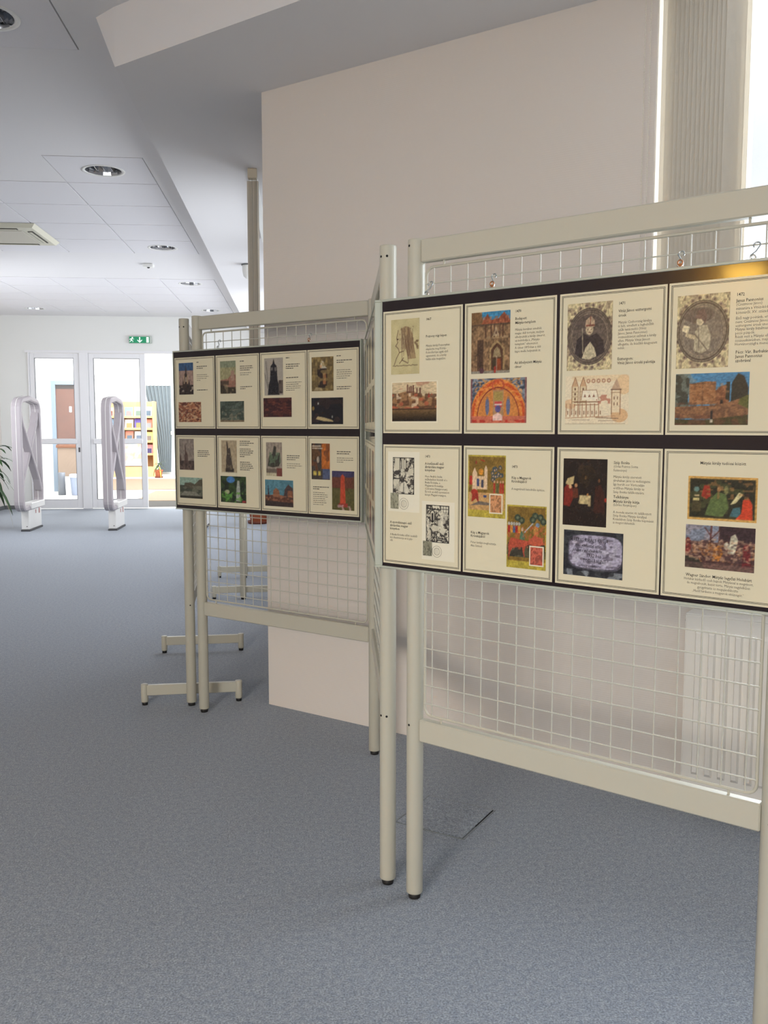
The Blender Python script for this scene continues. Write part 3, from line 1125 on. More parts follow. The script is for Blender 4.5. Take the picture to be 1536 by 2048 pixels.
def woodcut(w_, h_, seed, lay):
    Q = Pic(w_, h_, .0011, (214, 208, 186), seed)
    Q.blotch(16, .56, (60, 56, 52), .8).blotch(30, .55, (52, 48, 46), .85).blotch(9, .60, (226, 220, 198), .8)
    Q.m((np.sin(Q.Y * 150) > .5) & (vnoise(Q.rs, Q.X, Q.Y, 6) > .5), (60, 56, 54), .6)
    if lay == 0:
        Q.rect(.1, .66, .32, 1, (206, 200, 178)).line(.34, .6, .34, 1, .012, (40, 38, 38)).rect(.42, .70, .62, .93, (210, 204, 182)).line(.42, .7, .42, .93, .012, (40, 38, 38)).line(.62, .7, .62, .93, .012, (40, 38, 38)).line(.52, .7, .52, .93, .010, (50, 46, 46))
        Q.ell(.2, .58, .14, .06, (70, 66, 62)).ell(.5, .55, .07, .06, (200, 194, 172)).ell(.85, .62, .14, .08, (200, 194, 172)).rect(.04, .16, .28, .42, (206, 200, 178), .8).line(.04, .42, .28, .42, .014, (40, 38, 38))
        Q.poly([(.3, .06), (.4, .3), (.6, .34), (.82, .06)], (216, 210, 190), .9).line(.5, .08, .52, .3, .012, (40, 38, 38))
    else:
        Q.rect(.2, .5, .36, .86, (206, 200, 178)).ell(.28, .78, .09, .10, (206, 200, 178)).rect(.24, .55, .32, .78, (48, 44, 44)).ring(.28, .7, .1, .16, .1, (40, 38, 38))
        Q.rect(.64, .82, .96, .97, (214, 208, 186))
        for x in (.64, .75, .86, .96):
            Q.line(x, .8, x, .98, .008, (50, 46, 46))
        Q.line(.64, .9, .96, .9, .008, (50, 46, 46)).line(.04, .9, .55, .88, .014, (40, 38, 38)).ell(.4, .38, .18, .08, (212, 206, 184), .9).ell(.72, .33, .12, .09, (210, 204, 182), .9).rect(.08, .1, .24, .32, (208, 202, 180), .8)
        Q.line(.24, .1, .24, .34, .014, (40, 38, 38)).line(.3, .14, .9, .1, .012, (40, 38, 38))
    for q in ((0, 0, 1, .02), (0, .98, 1, 1), (0, 0, .03, 1), (.97, 0, 1, 1)):
        Q.rect(*q, (36, 33, 33))
    return Q


def stamp(u0, u1, z0, z1, seed, c, pg, edge=None):
    if edge:
        MB().box(u0 - .003, u1 + .003, -PCO - .0004, -PCO, z0 - .003, z1 + .003).build('stamp_margin', mat('stamp_margin', edge, .3), pg)
    Q = Pic(u1 - u0, z1 - z0, .0013, c, seed)
    Q.blotch(7, .5, tuple(int(x * .68) for x in c), .7).blotch(11, .6, tuple(min(255, int(x * 1.15)) for x in c), .7)
    Q.build(u0, u1, z0, z1, PCO + .0008, pg, 'stamp')


def postmark(u, z, r, pg, off=PCO + .0002):
    mb = MB()
    for rr_ in (r, r * .62):
        n = 28
        t = .00045
        vs = []
        for k in range(n):
            a = 2 * math.pi * k / n
            vs += [(u + (rr_ - t) * math.cos(a), -off, z + (rr_ - t) * math.sin(a)), (u + (rr_ + t) * math.cos(a), -off, z + (rr_ + t) * math.sin(a))]
        mb.add(vs, [(2 * k, 2 * k + 1, (2 * k + 3) % (2 * n), (2 * k + 2) % (2 * n)) for k in range(n)])
    for dx in (-.006, -.002, .003):
        mb.add([(u + dx, -off, z - .008), (u + dx + .0007, -off, z - .008), (u + dx + .0007, -off, z + .008), (u + dx, -off, z + .008)], [(0, 1, 2, 3)])
    mb.build('postmark', mat('postmark_ink', (128, 122, 110), .4), pg)


M_CARD = mat('ivory_card', (230, 224, 202), .26)
# page 5: two woodcut cards with stamps
MB().box(-.064, .038, -PGO - .0003, -PGO, 1.058, 1.214).build('card_margin', M_CARD, pgs[4])
MB().box(.046, .146, -PGO - .0003, -PGO, .940, 1.090).build('card_margin', M_CARD, pgs[4])
woodcut(.07, .095, 11, 0).build(-.048, .021, 1.104, 1.199, PCO, pgs[4])
woodcut(.07, .095, 12, 1).build(.059, .130, .986, 1.081, PCO, pgs[4])
stamp(-.055, -.029, 1.065, 1.106, 13, (150, 148, 126), pgs[4])
stamp(.050, .078, .950, .988, 14, (134, 132, 112), pgs[4])
postmark(-.012, 1.079, .0145, pgs[4])
postmark(.093, .963, .0145, pgs[4])
T(pgs[4], .055, 1.203, '1473', True)
T(pgs[4], .055, 1.185, 'A betűszedő első\nábrázolása magyar\nkönyvben', True, gap=.0083)
T(pgs[4], .055, 1.153, 'Hess András budai\nműhelyében készült el a\nBudai Krónika, a\nMagyarok Krónikája\n(Chronica Hungarorum).\nEz volt az első nyomtatott\nkönyv Magyarországon.', gap=.0078)
T(pgs[4], -.057, 1.029, 'A nyomdászsajtó első\nábrázolása magyar\nkönyvben', True, gap=.0085)
T(pgs[4], -.057, .997, 'A Budai Krónika előtti évekből\nkét illusztrációja az új gép-\nről.', gap=.0080)

# page 6: two illuminated-chronicle cards in olive
OL = (176, 158, 62)


def chron(seed, kind):
    Q = Pic(.106, .151, CE * .8, OL, seed)
    Q.rect(.03, .12, .97, .97, (128, 100, 44)).grain(14, .08)
    if kind == 0:
        Q.rect(.03, .12, .97, .40, (192, 150, 96))
        Q.poly([(.12, .42), (.12, .70), (.18, .80), (.25, .70), (.25, .42)], (216, 186, 150)).rect(.25, .45, .52, .66, (212, 180, 140)).poly([(.44, .45), (.44, .78), (.48, .84), (.52, .78), (.52, .45)], (220, 190, 154))
        Q.rect(.24, .5, .30, .62, (60, 70, 110)).rect(.36, .48, .42, .60, (66, 66, 84)).rect(.04, .52, .12, .66, (176, 54, 40)).ell(.35, .73, .06, .05, (206, 140, 50))
        for i in range(14):
            x, y = .56 + .38 * Q.rs.rand(), .60 + .22 * Q.rs.rand()
            Q.ell(x, y, .045, .035, (66, 78, 84), .9).ell(x, y - .005, .02, .018, (186, 150, 116), .9)
        for x in (.68, .76, .84, .9):
            Q.rect(x, .40, x + .05, .56, (172, 60, 44) if x != .76 else (92, 96, 60)).ell(x + .025, .58, .025, .02, (196, 150, 112))
        Q.ell(.18, .40, .09, .05, (168, 56, 40)).poly([(.1, .24), (.12, .38), (.28, .38), (.3, .22), (.22, .3)], (150, 50, 38)).line(.3, .36, .46, .33, .014, (190, 140, 100)).rect(.42, .32, .50, .36, (70, 80, 120))
        Q.poly([(.05, .18), (.3, .26), (.6, .24), (.6, .20), (.3, .2)], (84, 84, 90), .7).line(.35, .92, .44, .9, .008, (170, 50, 40)).ell(.22, .88, .02, .03, (150, 60, 44))
    else:
        Q.rect(.03, .18, .97, .40, (58, 54, 44)).blotch(12, .5, (96, 92, 66), .7, .18, .36)
        for cx, cy in ((.28, .80), (.38, .76), (.72, .84), (.85, .82), (.66, .78), (.92, .76)):
            Q.ell(cx, cy, .08, .055, (58, 68, 52)).ell(cx, cy, .035, .025, (96, 104, 80))
        for i in range(5):
            x = .06 + i * .065
            Q.ell(x, .70, .03, .028, (176, 172, 160)).rect(x - .03, .56, x + .03, .67, ((160, 44, 38), (196, 140, 60), (70, 92, 130))[i % 3])
        Q.ell(.40, .50, .06, .09, (86, 110, 84)).ell(.40, .62, .03, .03, (196, 160, 130)).line(.46, .58, .66, .72, .012, (170, 170, 166)).ell(.74, .60, .06, .1, (184, 130, 66)).ell(.78, .70, .05, .035, (120, 140, 160))
        Q.poly([(.04, .36), (.12, .48), (.34, .46), (.54, .44), (.64, .5), (.7, .44), (.5, .36), (.44, .24), (.4, .34), (.16, .32), (.06, .2)], (168, 74, 54))
        Q.poly([(.56, .44), (.7, .54), (.9, .5), (.94, .4), (.8, .38), (.66, .36)], (184, 88, 64))
        Q.line(.1, .34, .06, .18, .016, (160, 70, 52)).line(.42, .3, .46, .2, .014, (160, 70, 52)).line(.8, .4, .78, .28, .014, (170, 80, 60))
        Q.blotch(26, .62, (196, 90, 60), .5, .3, .68)
    Q.grain(46, .14)
    return Q


chron(21, 0).build(.185, .291, 1.059, 1.210, PCO, pgs[5])
stamp(.2495, .2805, 1.0725, 1.1145, 22, (198, 140, 96), pgs[5], (226, 216, 190))
chron(23, 1).build(.296, .401, .944, 1.094, PCO, pgs[5])
stamp(.3605, .3925, .9555, .997, 24, (190, 96, 76), pgs[5], (226, 216, 190))
T(pgs[5], .307, 1.184, '1473', True)
T(pgs[5], .307, 1.158, 'Kép a Magyarok\nKrónikájából', True, gap=.0085)
T(pgs[5], .307, 1.132, 'A nagyváradi katedrális építése.')
T(pgs[5], .194, 1.020, 'Kép a Magyarok\nKrónikájából', True, gap=.0085)
T(pgs[5], .194, .996, 'Péter királyt megfosztatja\nAba Sámuel', gap=.0083)

# page 7: dark interior painting, and inscribed plaque
P_ = Pic(.106, .151, CE, (34, 24, 20), 31)
P_.blotch(4, .5, (52, 38, 24), .7, .4, .9).grain(12, .2)
P_.poly([(.02, .3), (.03, .56), (.10, .62), (.22, .58), (.24, .4), (.16, .28)], (118, 36, 26)).poly([(.06, .62), (.1, .70), (.26, .74), (.24, .62), (.14, .6)], (186, 164, 116))
P_.ell(.17, .58, .035, .03, (206, 170, 126)).ell(.30, .60, .035, .03, (176, 128, 90)).poly([(.22, .4), (.24, .56), (.34, .56), (.36, .42)], (92, 46, 30))
P_.rect(.38, .33, .64, .46, (186, 168, 122)).poly([(.38, .40), (.36, .34), (.42, .33)], (160, 140, 100)).rect(.58, .3, .64, .42, (160, 142, 104))
P_.ell(.57, .47, .02, .02, (160, 110, 60)).ell(.52, .72, .022, .03, (92, 66, 34)).ell(.82, .68, .022, .03, (112, 72, 44)).poly([(.7, .2), (.74, .6), (.86, .62), (.94, .5), (.95, .2)], (58, 28, 20)).ell(.97, .4, .03, .03, (150, 50, 34))
P_.rect(0, 0, 1, .22, (38, 24, 18), .6).grain(34, .16)
P_.build(.442, .548, 1.056, 1.207, PCO, pgs[6])
P_ = Pic(.144, .104, CE, (40, 40, 46), 32)
P_.blotch(12, .55, (66, 70, 72), .6).m(((P_.X - .54) / .44) ** 4 + ((P_.Y - .55) / .36) ** 4 < 1, (176, 170, 190)).m(((P_.X - .54) / .46) ** 4 + ((P_.Y - .53) / .38) ** 4 < 1, (140, 134, 152), .35)
P_.blotch(9, .6, (176, 172, 186), .7, .25, .85, .16, .9).blotch(16, .66, (84, 76, 90), .6, .2, .9, .1, .95).blotch(10, .6, (150, 156, 160), .7, 0, .14)
P_.grain(40, .18)
pq = P_.build(.446, .589, .942, 1.045, PCO, pgs[6])
M_PLQ = mat('plaque_letter', (40, 36, 46), .4)
for body, uu, zz, ss, sh in (('MÁTYÁS KIRÁLY KÚTJA', .4625, 1.0205, .0125, 0), ('Hol vadászat után', .474, 1.0085, .0115, .3), ('pihent s e helyet lelte', .468, .9975, .0105, .3), ('1932 ben', .502, .986, .0125, .25), ('TÓTH BALINT', .494, .974, .0125, 0), ('erdész emeltette', .484, .9635, .010, .3)):
    text(body, uu, zz, ss, pgs[6], PCO + .0005, bold=True, sx=.78 if sh else .70, shear=sh, m=M_PLQ)
T(pgs[6], .5625, 1.200, 'Szép Ilonka', True)
T(pgs[6], .5625, 1.192, '(Orlai Petrics Soma\nfestménye)')
T(pgs[6], .5625, 1.1695, 'Mátyás király szeretett\nálruhában járni és vadászgatni.\nÍgy került sor Vértesalján\nerdőben Mátyás király és\nSzép Ilonka találkozására.')
T(pgs[6], .5635, 1.125, 'Telkibánya:\nMátyás király kútja', True, gap=.0097)
T(pgs[6], .5635, 1.108, '(Lőrinc fényképen)')
T(pgs[6], .5635, 1.092, 'A monda szerint itt találkozott\nSzép Ilonka Mátyás királlyal.\nKözelében Szép Ilonka képmását\nis megörökítették.', gap=.0077)

# page 8: two group paintings
P_ = Pic(.139, .09, CE, (200, 156, 84), 41)
P_.rect(.03, .06, .97, .94, (42, 40, 26)).blotch(9, .55, (72, 74, 42), .7, .08, .92, .04, .96)
P_.poly([(.26, .12), (.34, .5), (.44, .66), (.56, .6), (.6, .3), (.52, .1)], (88, 104, 58)).ell(.46, .72, .03, .06, (150, 116, 80)).ell(.56, .7, .03, .1, (120, 116, 72))
P_.poly([(.2, .55), (.24, .8), (.32, .8), (.34, .56), (.28, .48)], (150, 50, 34)).ell(.28, .84, .02, .04, (40, 30, 26)).poly([(.06, .2), (.08, .5), (.2, .5), (.2, .2)], (74, 66, 40)).rect(.08, .44, .17, .5, (196, 180, 120)).rect(.1, .54, .17, .58, (170, 150, 110)).ell(.13, .7, .04, .06, (96, 124, 116))
P_.poly([(.62, .38), (.74, .66), (.80, .62), (.70, .42)], (208, 196, 146)).poly([(.62, .12), (.66, .3), (.76, .34), (.78, .1)], (66, 104, 110)).poly([(.7, .06), (.78, .2), (.80, .5), (.88, .54), (.93, .4), (.94, .06)], (198, 64, 34)).ell(.86, .6, .03, .05, (60, 40, 30))
P_.blotch(20, .68, (150, 106, 60), .6, .5, .92, .1, .95).grain(40, .16)
P_.build(.728, .867, 1.087, 1.177, PCO, pgs[7])
P_ = Pic(.139, .09, CE, (104, 74, 66), 42)
P_.rect(0, .62, .48, 1, (122, 128, 142)).blotch(6, .5, (146, 134, 138), .6, .6, 1, 0, .5).rect(.5, .66, 1, 1, (56, 38, 42)).line(.36, .4, .38, 1, .014, (96, 60, 56)).line(.38, .7, .5, .9, .010, (96, 60, 56)).line(.38, .75, .28, .95, .010, (96, 60, 56))
P_.blotch(11, .52, (70, 44, 42), .8, .1, .66).blotch(14, .62, (158, 106, 62), .7, .15, .6).blotch(18, .66, (166, 132, 110), .7, .15, .6)
P_.poly([(.4, .2), (.42, .52), (.5, .56), (.56, .4), (.5, .2)], (176, 112, 50)).poly([(.62, .4), (.66, .78), (.72, .84), (.76, .7), (.72, .38)], (190, 184, 160)).ell(.60, .56, .035, .08, (174, 168, 150)).poly([(.82, .1), (.84, .6), (.92, .62), (.96, .1)], (104, 34, 36)).ell(.04, .5, .05, .2, (120, 50, 44)).poly([(.0, .0), (.0, .3), (.2, .24), (.3, .0)], (56, 52, 42))
P_.blotch(22, .6, (60, 38, 40), .6, .1, .6).blotch(28, .66, (186, 150, 120), .6, .2, .7).rect(0, 0, 1, .14, (106, 80, 72), .6).grain(40, .25)
P_.build(.726, .866, .986, 1.076, PCO, pgs[7])
T(pgs[7], .797, 1.204, 'Mátyás király tudósai között', True, align='CENTER')
T(pgs[7], .7955, .970, 'Wagner Sándor: Mátyás legyőzi Holubárt', True, align='CENTER', sx=.90)
T(pgs[7], .7955, .962, 'Holubár kérkedő cseh bajnok Mátyással is megvívott,\nde megsebesült, kezét törte. Mátyás nagylelkűen\ngyógyíttatta és megajándékozta:\n„Hadd hirdesse a magyarok vitézségét.”', align='CENTER', gap=.0080, sx=.84)

for i, (u, lab, fl) in enumerate(((.045, 'leftmost steel S hook above the bright board, over a steel ring', -1), (.236, 'steel S hook with brass plate above the bright board, over the church postcard', 1), (.69, 'steel S hook with brass plate above the bright board, right of the blind chain', 1), (.836, 'rightmost steel S hook above the bright board, against the white window', -1))):
    s_hook(PA, AA, u, 1.6385, 1.612, lab, fl)

# ---------------- board C: the dimmer one at left
brdC = board(PC, AC_, -.117, .898, .913, 1.6055, 'dimmer framed board of eight postcard pages on the left panel', hang=(.14, .634), brass=(.634,))
PUC = [(-.106, .136), (.143, .387), (.393, .636), (.640, .887)]
pgc = [page(brdC, a, b_, 1.269, 1.575) for a, b_ in PUC] + [page(brdC, a, b_, .9335, 1.240) for a, b_ in PUC]
CC = .0026


def towers(seed, sky, ground, tc, spires, sk2=None):
    Q = Pic(.09, .137, CC, sky, seed)
    if sk2:
        Q.m(Q.Y < .75, sk2, .8)
    Q.rect(0, 0, 1, .3, ground)
    for (x, wd, h) in spires:
        Q.rect(x - wd, .2, x + wd, h - .15, tc).poly([(x - wd, h - .15), (x, h), (x + wd, h - .15)], tc)
    Q.blotch(12, .55, tuple(int(c * .6) for c in ground), .7, 0, .3).grain(18, .15)
    return Q


Q = towers(51, (54, 86, 124), (58, 46, 42), (56, 44, 40), ((.5, .04, .92), (.48, .14, .72), (.3, .05, .5), (.7, .06, .5)), (180, 140, 116))
Q.rect(.34, .34, .4, .6, (176, 150, 120)).rect(.56, .34, .62, .6, (176, 150, 120)).rect(.46, .4, .52, .55, (210, 190, 170)).blotch(10, .6, (196, 180, 160), .7, .1, .25)
Q.build(-.079, .009, 1.416, 1.552, PCO, pgc[0])
Q = Pic(.138, .086, CC, (138, 84, 60), 52).blotch(8, .5, (170, 116, 82), .8).blotch(13, .6, (92, 50, 42), .8).blotch(16, .68, (200, 168, 130), .7).grain(20, .15)
Q.build(-.085, .053, 1.297, 1.383, PCO, pgc[0])
Q = Pic(.09, .135, CC, (156, 150, 112), 53)
Q.m(Q.Y > .8, (120, 134, 116), .6).rect(0, 0, 1, .32, (60, 52, 40)).poly([(0, .28), (.0, .42), (.5, .46), (.66, .56), (.98, .58), (1, .2), (.6, .2)], (150, 108, 90)).rect(.68, .4, .9, .70, (160, 128, 110)).rect(0, .26, .55, .40, (84, 66, 52)).blotch(9, .6, (140, 124, 96), .6, 0, .3).grain(18, .12)
Q.build(.169, .258, 1.415, 1.550, PCO, pgc[1])
Q = Pic(.136, .086, CC, (62, 72, 62), 54).blotch(7, .5, (88, 98, 88), .7).blotch(12, .62, (128, 124, 104), .7, 0, .6).rect(0, 0, 1, .1, (124, 108, 84)).grain(20, .15)
Q.build(.166, .302, 1.297, 1.383, PCO, pgc[1])
Q = Pic(.10, .149, CC, (166, 158, 146), 55)
Q.poly([(.18, .02), (.24, .3), (.3, .4), (.34, .78), (.44, .84), (.5, .98), (.56, .84), (.66, .78), (.7, .42), (.76, .3), (.80, .02)], (36, 34, 38)).blotch(10, .64, (140, 132, 124), .7, .5, .75, .36, .64).line(.1, .9, .22, .2, .02, (120, 116, 108)).line(.02, .6, .2, .2, .02, (120, 116, 108)).rect(.76, .05, .98, .4, (96, 84, 76)).blotch(12, .6, (60, 50, 48), .8, .05, .4, .78, .98)
Q.build(.416, .515, 1.403, 1.552, PCO, pgc[2])
Q = Pic(.149, .077, CC, (60, 30, 32), 56).blotch(8, .55, (88, 44, 38), .8).blotch(14, .64, (116, 62, 48), .7, .2, .8).grain(20, .15)
Q.build(.409, .558, 1.316, 1.393, PCO, pgc[2])
Q = Pic(.107, .133, CC, (110, 92, 58), 57)
Q.poly([(.3, .1), (.26, .6), (.36, .74), (.56, .82), (.72, .6), (.7, .1)], (52, 40, 34)).poly([(.4, .66), (.44, .9), (.54, .86), (.64, .7), (.72, .66)], (198, 188, 164)).rect(.52, .2, .66, .52, (150, 100, 66)).ell(.42, .72, .05, .05, (190, 150, 110)).blotch(9, .62, (160, 136, 84), .6).poly([(.1, .02), (.2, .12), (.45, .1), (.5, .02)], (170, 150, 110)).grain(20, .15)
Q.build(.661, .768, 1.415, 1.546, PCO, pgc[3])
Q = Pic(.154, .102, CC, (28, 26, 32), 58).blotch(6, .6, (50, 36, 34), .8).poly([(.14, .2), (.2, .3), (.4, .26), (.66, .16), (.7, .1), (.4, .12)], (186, 166, 120)).ell(.22, .78, .02, .04, (180, 180, 170)).ell(.06, .6, .04, .08, (130, 106, 60)).ell(.66, .28, .02, .05, (130, 130, 124))
Q.build(.659, .813, 1.287, 1.389, PCO, pgc[3])
Q = towers(59, (134, 122, 112), (96, 78, 70), (84, 66, 60), ((.42, .03, .86), (.46, .12, .62), (.06, .08, .5)))
Q.build(-.086, .004, 1.089, 1.224, PCO, pgc[4])
Q = Pic(.14, .09, CC, (142, 166, 150), 60).rect(0, 0, 1, .62, (66, 70, 58)).poly([(.2, .5), (.22, .72), (.5, .76), (.66, .68), (.86, .9), (1, .94), (1, .4)], (84, 78, 62)).blotch(8, .5, (118, 118, 100), .7, .1, .6).poly([(.0, .1), (.2, .34), (.7, .32), (.9, .14)], (128, 126, 112)).rect(0, 0, 1, .12, (48, 46, 38)).grain(20, .12)
Q.build(-.088, .052, .965, 1.056, PCO, pgc[4])
Q = Pic(.09, .137, CC, (170, 154, 126), 61)
Q.poly([(.3, .02), (.3, .34), (.36, .6), (.34, .95), (.4, .96), (.46, .74), (.56, .78), (.66, .4), (.76, .1), (.76, .02)], (70, 60, 52)).rect(.26, .02, .8, .14, (56, 48, 42)).blotch(10, .6, (130, 116, 92), .6, .1, .6, .3, .7).rect(0, 0, 1, .03, (196, 186, 160)).grain(18, .1)
Q.build(.168, .257, 1.083, 1.220, PCO, pgc[5])
Q = Pic(.146, .11, CC, (34, 46, 30), 62).blotch(8, .5, (54, 74, 40), .8).ell(.4, .86, .16, .12, (70, 120, 176)).poly([(.60, .06), (.62, .5), (.66, .84), (.74, .84), (.76, .5), (.78, .06)], (156, 160, 148)).poly([(.1, .2), (.3, .06), (.5, .4), (.3, .3)], (80, 128, 56)).ell(.26, .4, .1, .08, (150, 156, 120)).blotch(14, .66, (96, 150, 60), .7, 0, .4).rect(.84, .02, .98, .1, (140, 50, 50)).grain(20, .15)
Q.build(.161, .307, .958, 1.069, PCO, pgc[5])
Q = Pic(.085, .137, CC, (150, 138, 124), 63)
Q.poly([(.1, .3), (.2, .6), (.4, .66), (.5, .9), (.64, .86), (.6, .62), (.86, .7), (.9, .46), (.8, .3), (.4, .26)], (62, 60, 52)).blotch(9, .6, (100, 120, 92), .7, .3, .7, .2, .9).rect(0, 0, 1, .22, (110, 98, 86)).rect(0, 0, .64, .1, (190, 180, 150)).rect(.66, .0, .98, .24, (116, 64, 56)).grain(18, .12)
Q.build(.42, .505, 1.077, 1.214, PCO, pgc[6])
Q = Pic(.15, .108, CC, (84, 128, 142), 64).rect(0, 0, 1, .42, (96, 62, 48)).poly([(.28, .36), (.3, .6), (.4, .7), (.5, .6), (.54, .36)], (136, 92, 66)).poly([(.1, .36), (.12, .84), (.16, .36)], (60, 40, 44)).poly([(.66, .36), (.7, .66), (.82, .84), (.98, .7), (1, .3)], (74, 58, 56)).rect(.8, .36, .98, .6, (130, 84, 62)).blotch(16, .58, (160, 106, 78), .7, .2, .44).poly([(0, 0), (0, .22), (1, .16), (1, 0)], (58, 46, 44)).grain(20, .12)
Q.build(.412, .562, .954, 1.062, PCO, pgc[6])
Q = Pic(.09, .14, CC, (70, 62, 56), 65).rect(.55, .3, 1, 1, (184, 104, 44)).blotch(7, .5, (112, 66, 40), .7).rect(0, .55, .4, .9, (92, 66, 44)).rect(.1, .12, .28, .24, (190, 170, 84)).rect(.36, .12, .5, .24, (190, 170, 84)).rect(.6, .02, 1, .3, (84, 92, 120)).ell(.36, .55, .07, .09, (176, 160, 140)).line(.06, .92, .5, .92, .02, (196, 180, 160)).line(.06, .86, .6, .86, .014, (196, 180, 160)).grain(18, .16)
Q.build(.657, .748, 1.071, 1.212, PCO, pgc[7])
Q = Pic(.107, .15, CC, (90, 84, 46), 66)
Q.rect(0, .56, 1, .86, (104, 60, 46)).rect(0, .84, 1, 1, (66, 60, 92)).blotch(6, .5, (96, 64, 40), .7, .5, .86).poly([(.36, .1), (.4, .86), (.48, .92), (.56, .86), (.62, .1)], (188, 74, 48)).rect(.3, .08, .7, .18, (150, 60, 48)).blotch(10, .55, (196, 160, 160), .8, 0, .14, .2, .85).grain(18, .12)
Q.build(.758, .865, .956, 1.107, PCO, pgc[7])
rs = np.random.RandomState(5)
for pgx, u, rowsz in ((0, .030, ((1.550, 1, 1), (1.532, 2, 1), (1.497, 4, 0), (1.432, 1, 1))), (1, .282, ((1.545, 1, 1), (1.524, 3, 1), (1.497, 2, 0), (1.440, 2, 1))),
                     (2, .530, ((1.548, 1, 1), (1.522, 3, 1), (1.470, 1, 1), (1.452, 5, 0))), (3, .783, ((1.545, 1, 1), (1.528, 2, 1), (1.492, 5, 0), (1.428, 2, 1))),
                     (4, .026, ((1.172, 4, 1),)), (5, .274, ((1.215, 3, 1), (1.183, 5, 1), (1.128, 5, 1))), (6, .530, ((1.160, 3, 1), (1.128, 3, 0))),
                     (7, .782, ((1.180, 2, 1), (1.156, 3, 0))), (7, .664, ((1.040, 2, 1), (1.018, 7, 0)))):
    for (z, n, bold) in rowsz:
        wd = .03 if n == 1 and z > 1.54 else .078
        textbars(rs, n, u, z, wd, .0078, .0031 if bold else .0022, pgc[pgx], PCO, mat('soft_ink', (82, 76, 72), .4) if bold else M_INKG)

s_hook(PC, AC_, .14, 1.6385, 1.612, 'S hook at the left end of the dim board, over a steel ring', 1)
s_hook(PC, AC_, .634, 1.6385, 1.612, 'S hook with a brass plate above the dim board, toward its right end', 1)

# ---------------- board B: seen at a grazing angle on the joining panel
uB1 = WBP + .045
brdB = board((PB0.x, PB0.y), AB, uB1 - 1.02, uB1, .9045, 1.6055, 'poster board seen almost edge-on between the two front boards', hang=(.3, .7))
PUB = [(uB1 - 1.01 + .25 * k, uB1 - 1.01 + .25 * k + .244) for k in range(4)]
for j, (z0, z1) in enumerate(((1.2615, 1.5735), (.9195, 1.232))):
    for i, (a, b_) in enumerate(PUB):
        pg = page(brdB, a, b_, z0, z1)
        Q = Pic(.1, .14, .006, ((150, 90, 60), (70, 90, 120), (110, 100, 60), (60, 60, 80))[(i + j) % 4], 80 + i + 4 * j)
        Q.blotch(6, .5, (60, 50, 46), .7).grain(10, .2)
        Q.build(a + .02, a + .12, z0 + .15, z0 + .29, PCO, pg)
        Q = Pic(.14, .1, .006, ((160, 70, 50), (90, 60, 50), (60, 90, 70), (120, 110, 90))[(i + 2 * j) % 4], 90 + i + 4 * j)
        Q.blotch(6, .5, (70, 60, 50), .7).grain(10, .2)
        Q.build(a + .02, a + .16, z0 + .03, z0 + .13, PCO, pg)
s_hook((PB0.x, PB0.y), AB, .3, 1.6385, 1.612, 'S hook on the edge-on panel, farther of its two', 1)
s_hook((PB0.x, PB0.y), AB, .7, 1.6385, 1.612, 'S hook on the edge-on panel, nearer of its two', 1)

# ------------------------------------------------------------------ bay window: blind, chain, radiator
LW = oriented(WC.x, WC.y, WA)


def wroot(name, u, n):
    """Empty on the diagonal wall frame, local x along wall, local -y into the hall"""
    p = LW @ Vector((u, -n, 0))
    return empty(name, (p.x, p.y, 0), -WA)


win = wroot('window_1', 3.0, -0.62)
struct(win)
fw = MB()
x0, x1 = U_W0 - 3.0, U_W1 - 3.0
for a, b_ in ((x0, x0 + .06), (-.04, .04), (x1 - .06, x1)):
    fw.bbox(a, b_, -.03, .03, SILL + .05, 3.05 - .05)
fw.bbox(x0, x1, -.03, .03, SILL, SILL + .06)
fw.bbox(x0, x1, -.03, .03, 3.05 - .06, 3.05)
fw.build('window_frame', M_WHITE, win)
MB().box(x0 + .06, x1 - .06, -.004, .004, SILL + .06, 3.05 - .06).build('window_pane', M_GLASS, win)
MB().bbox(x0 + .005, x1 - .005, -.58, -.035, SILL + .001, SILL + .03).build('window_sill', M_WHITE, win)

bl = wroot('vertical_blind', 1.735, -0.025)
tag(bl, 'stack of cream vertical blind slats drawn to the left of the bright window', 'blind')
MB().bbox(0, 2.4, -.02, .02, 3.05 - .035, 3.05 - .001).build('head_rail', M_WHITE, bl)
slat_me = MB()
vs = []
for z in (SILL + .06, 3.05 - .05):
    for k in range(5):
        t = k / 4 - .5
        vs.append((t * .089, .006 * (1 - 4 * t * t), z))
slat_me.add(vs, [(k, k + 1, k + 6, k + 5) for k in range(4)], True)
sm = slat_me.mesh('slat')
sm.materials.append(M_SLAT)
for i in range(16):
    o = bpy.data.objects.new('slat', sm)
    COL.objects.link(o)
    o.parent = bl
    o.location = (.032 + .0145 * i, 0, 0)
    o.rotation_euler = (0, 0, math.radians(9))

ch = wroot('bead_chain', 1.704, 0.03)
tag(ch, 'thin white bead chain loop hanging down beside the bay window corner', 'blind chain')
cm = MB()
for s in (-.009, .009):
    cm.tube([(s, 0, 1.12), (s, 0, SZ - .002)], .0008, 5)
z = 1.12
n = 0
while z < SZ - .02:
    for s in (-.009, .009):
        cm.lathe([(0, -.0024), (.0024, 0), (0, .0024)], (s, 0, z + (.006 if s > 0 else 0)), 6)
    z += .012
cm.tube([(.009 * math.cos(a), 0, 1.12 - .009 * math.sin(a)) for a in np.linspace(0, math.pi, 7)], .0014, 5)
cm.build('beads', mat('bead_plastic', (226, 220, 204), .4), ch)
MB().bbox(-.02, .02, -.016, .03, SZ - .03, SZ - .001).build('chain_bracket', M_WHITE, ch)

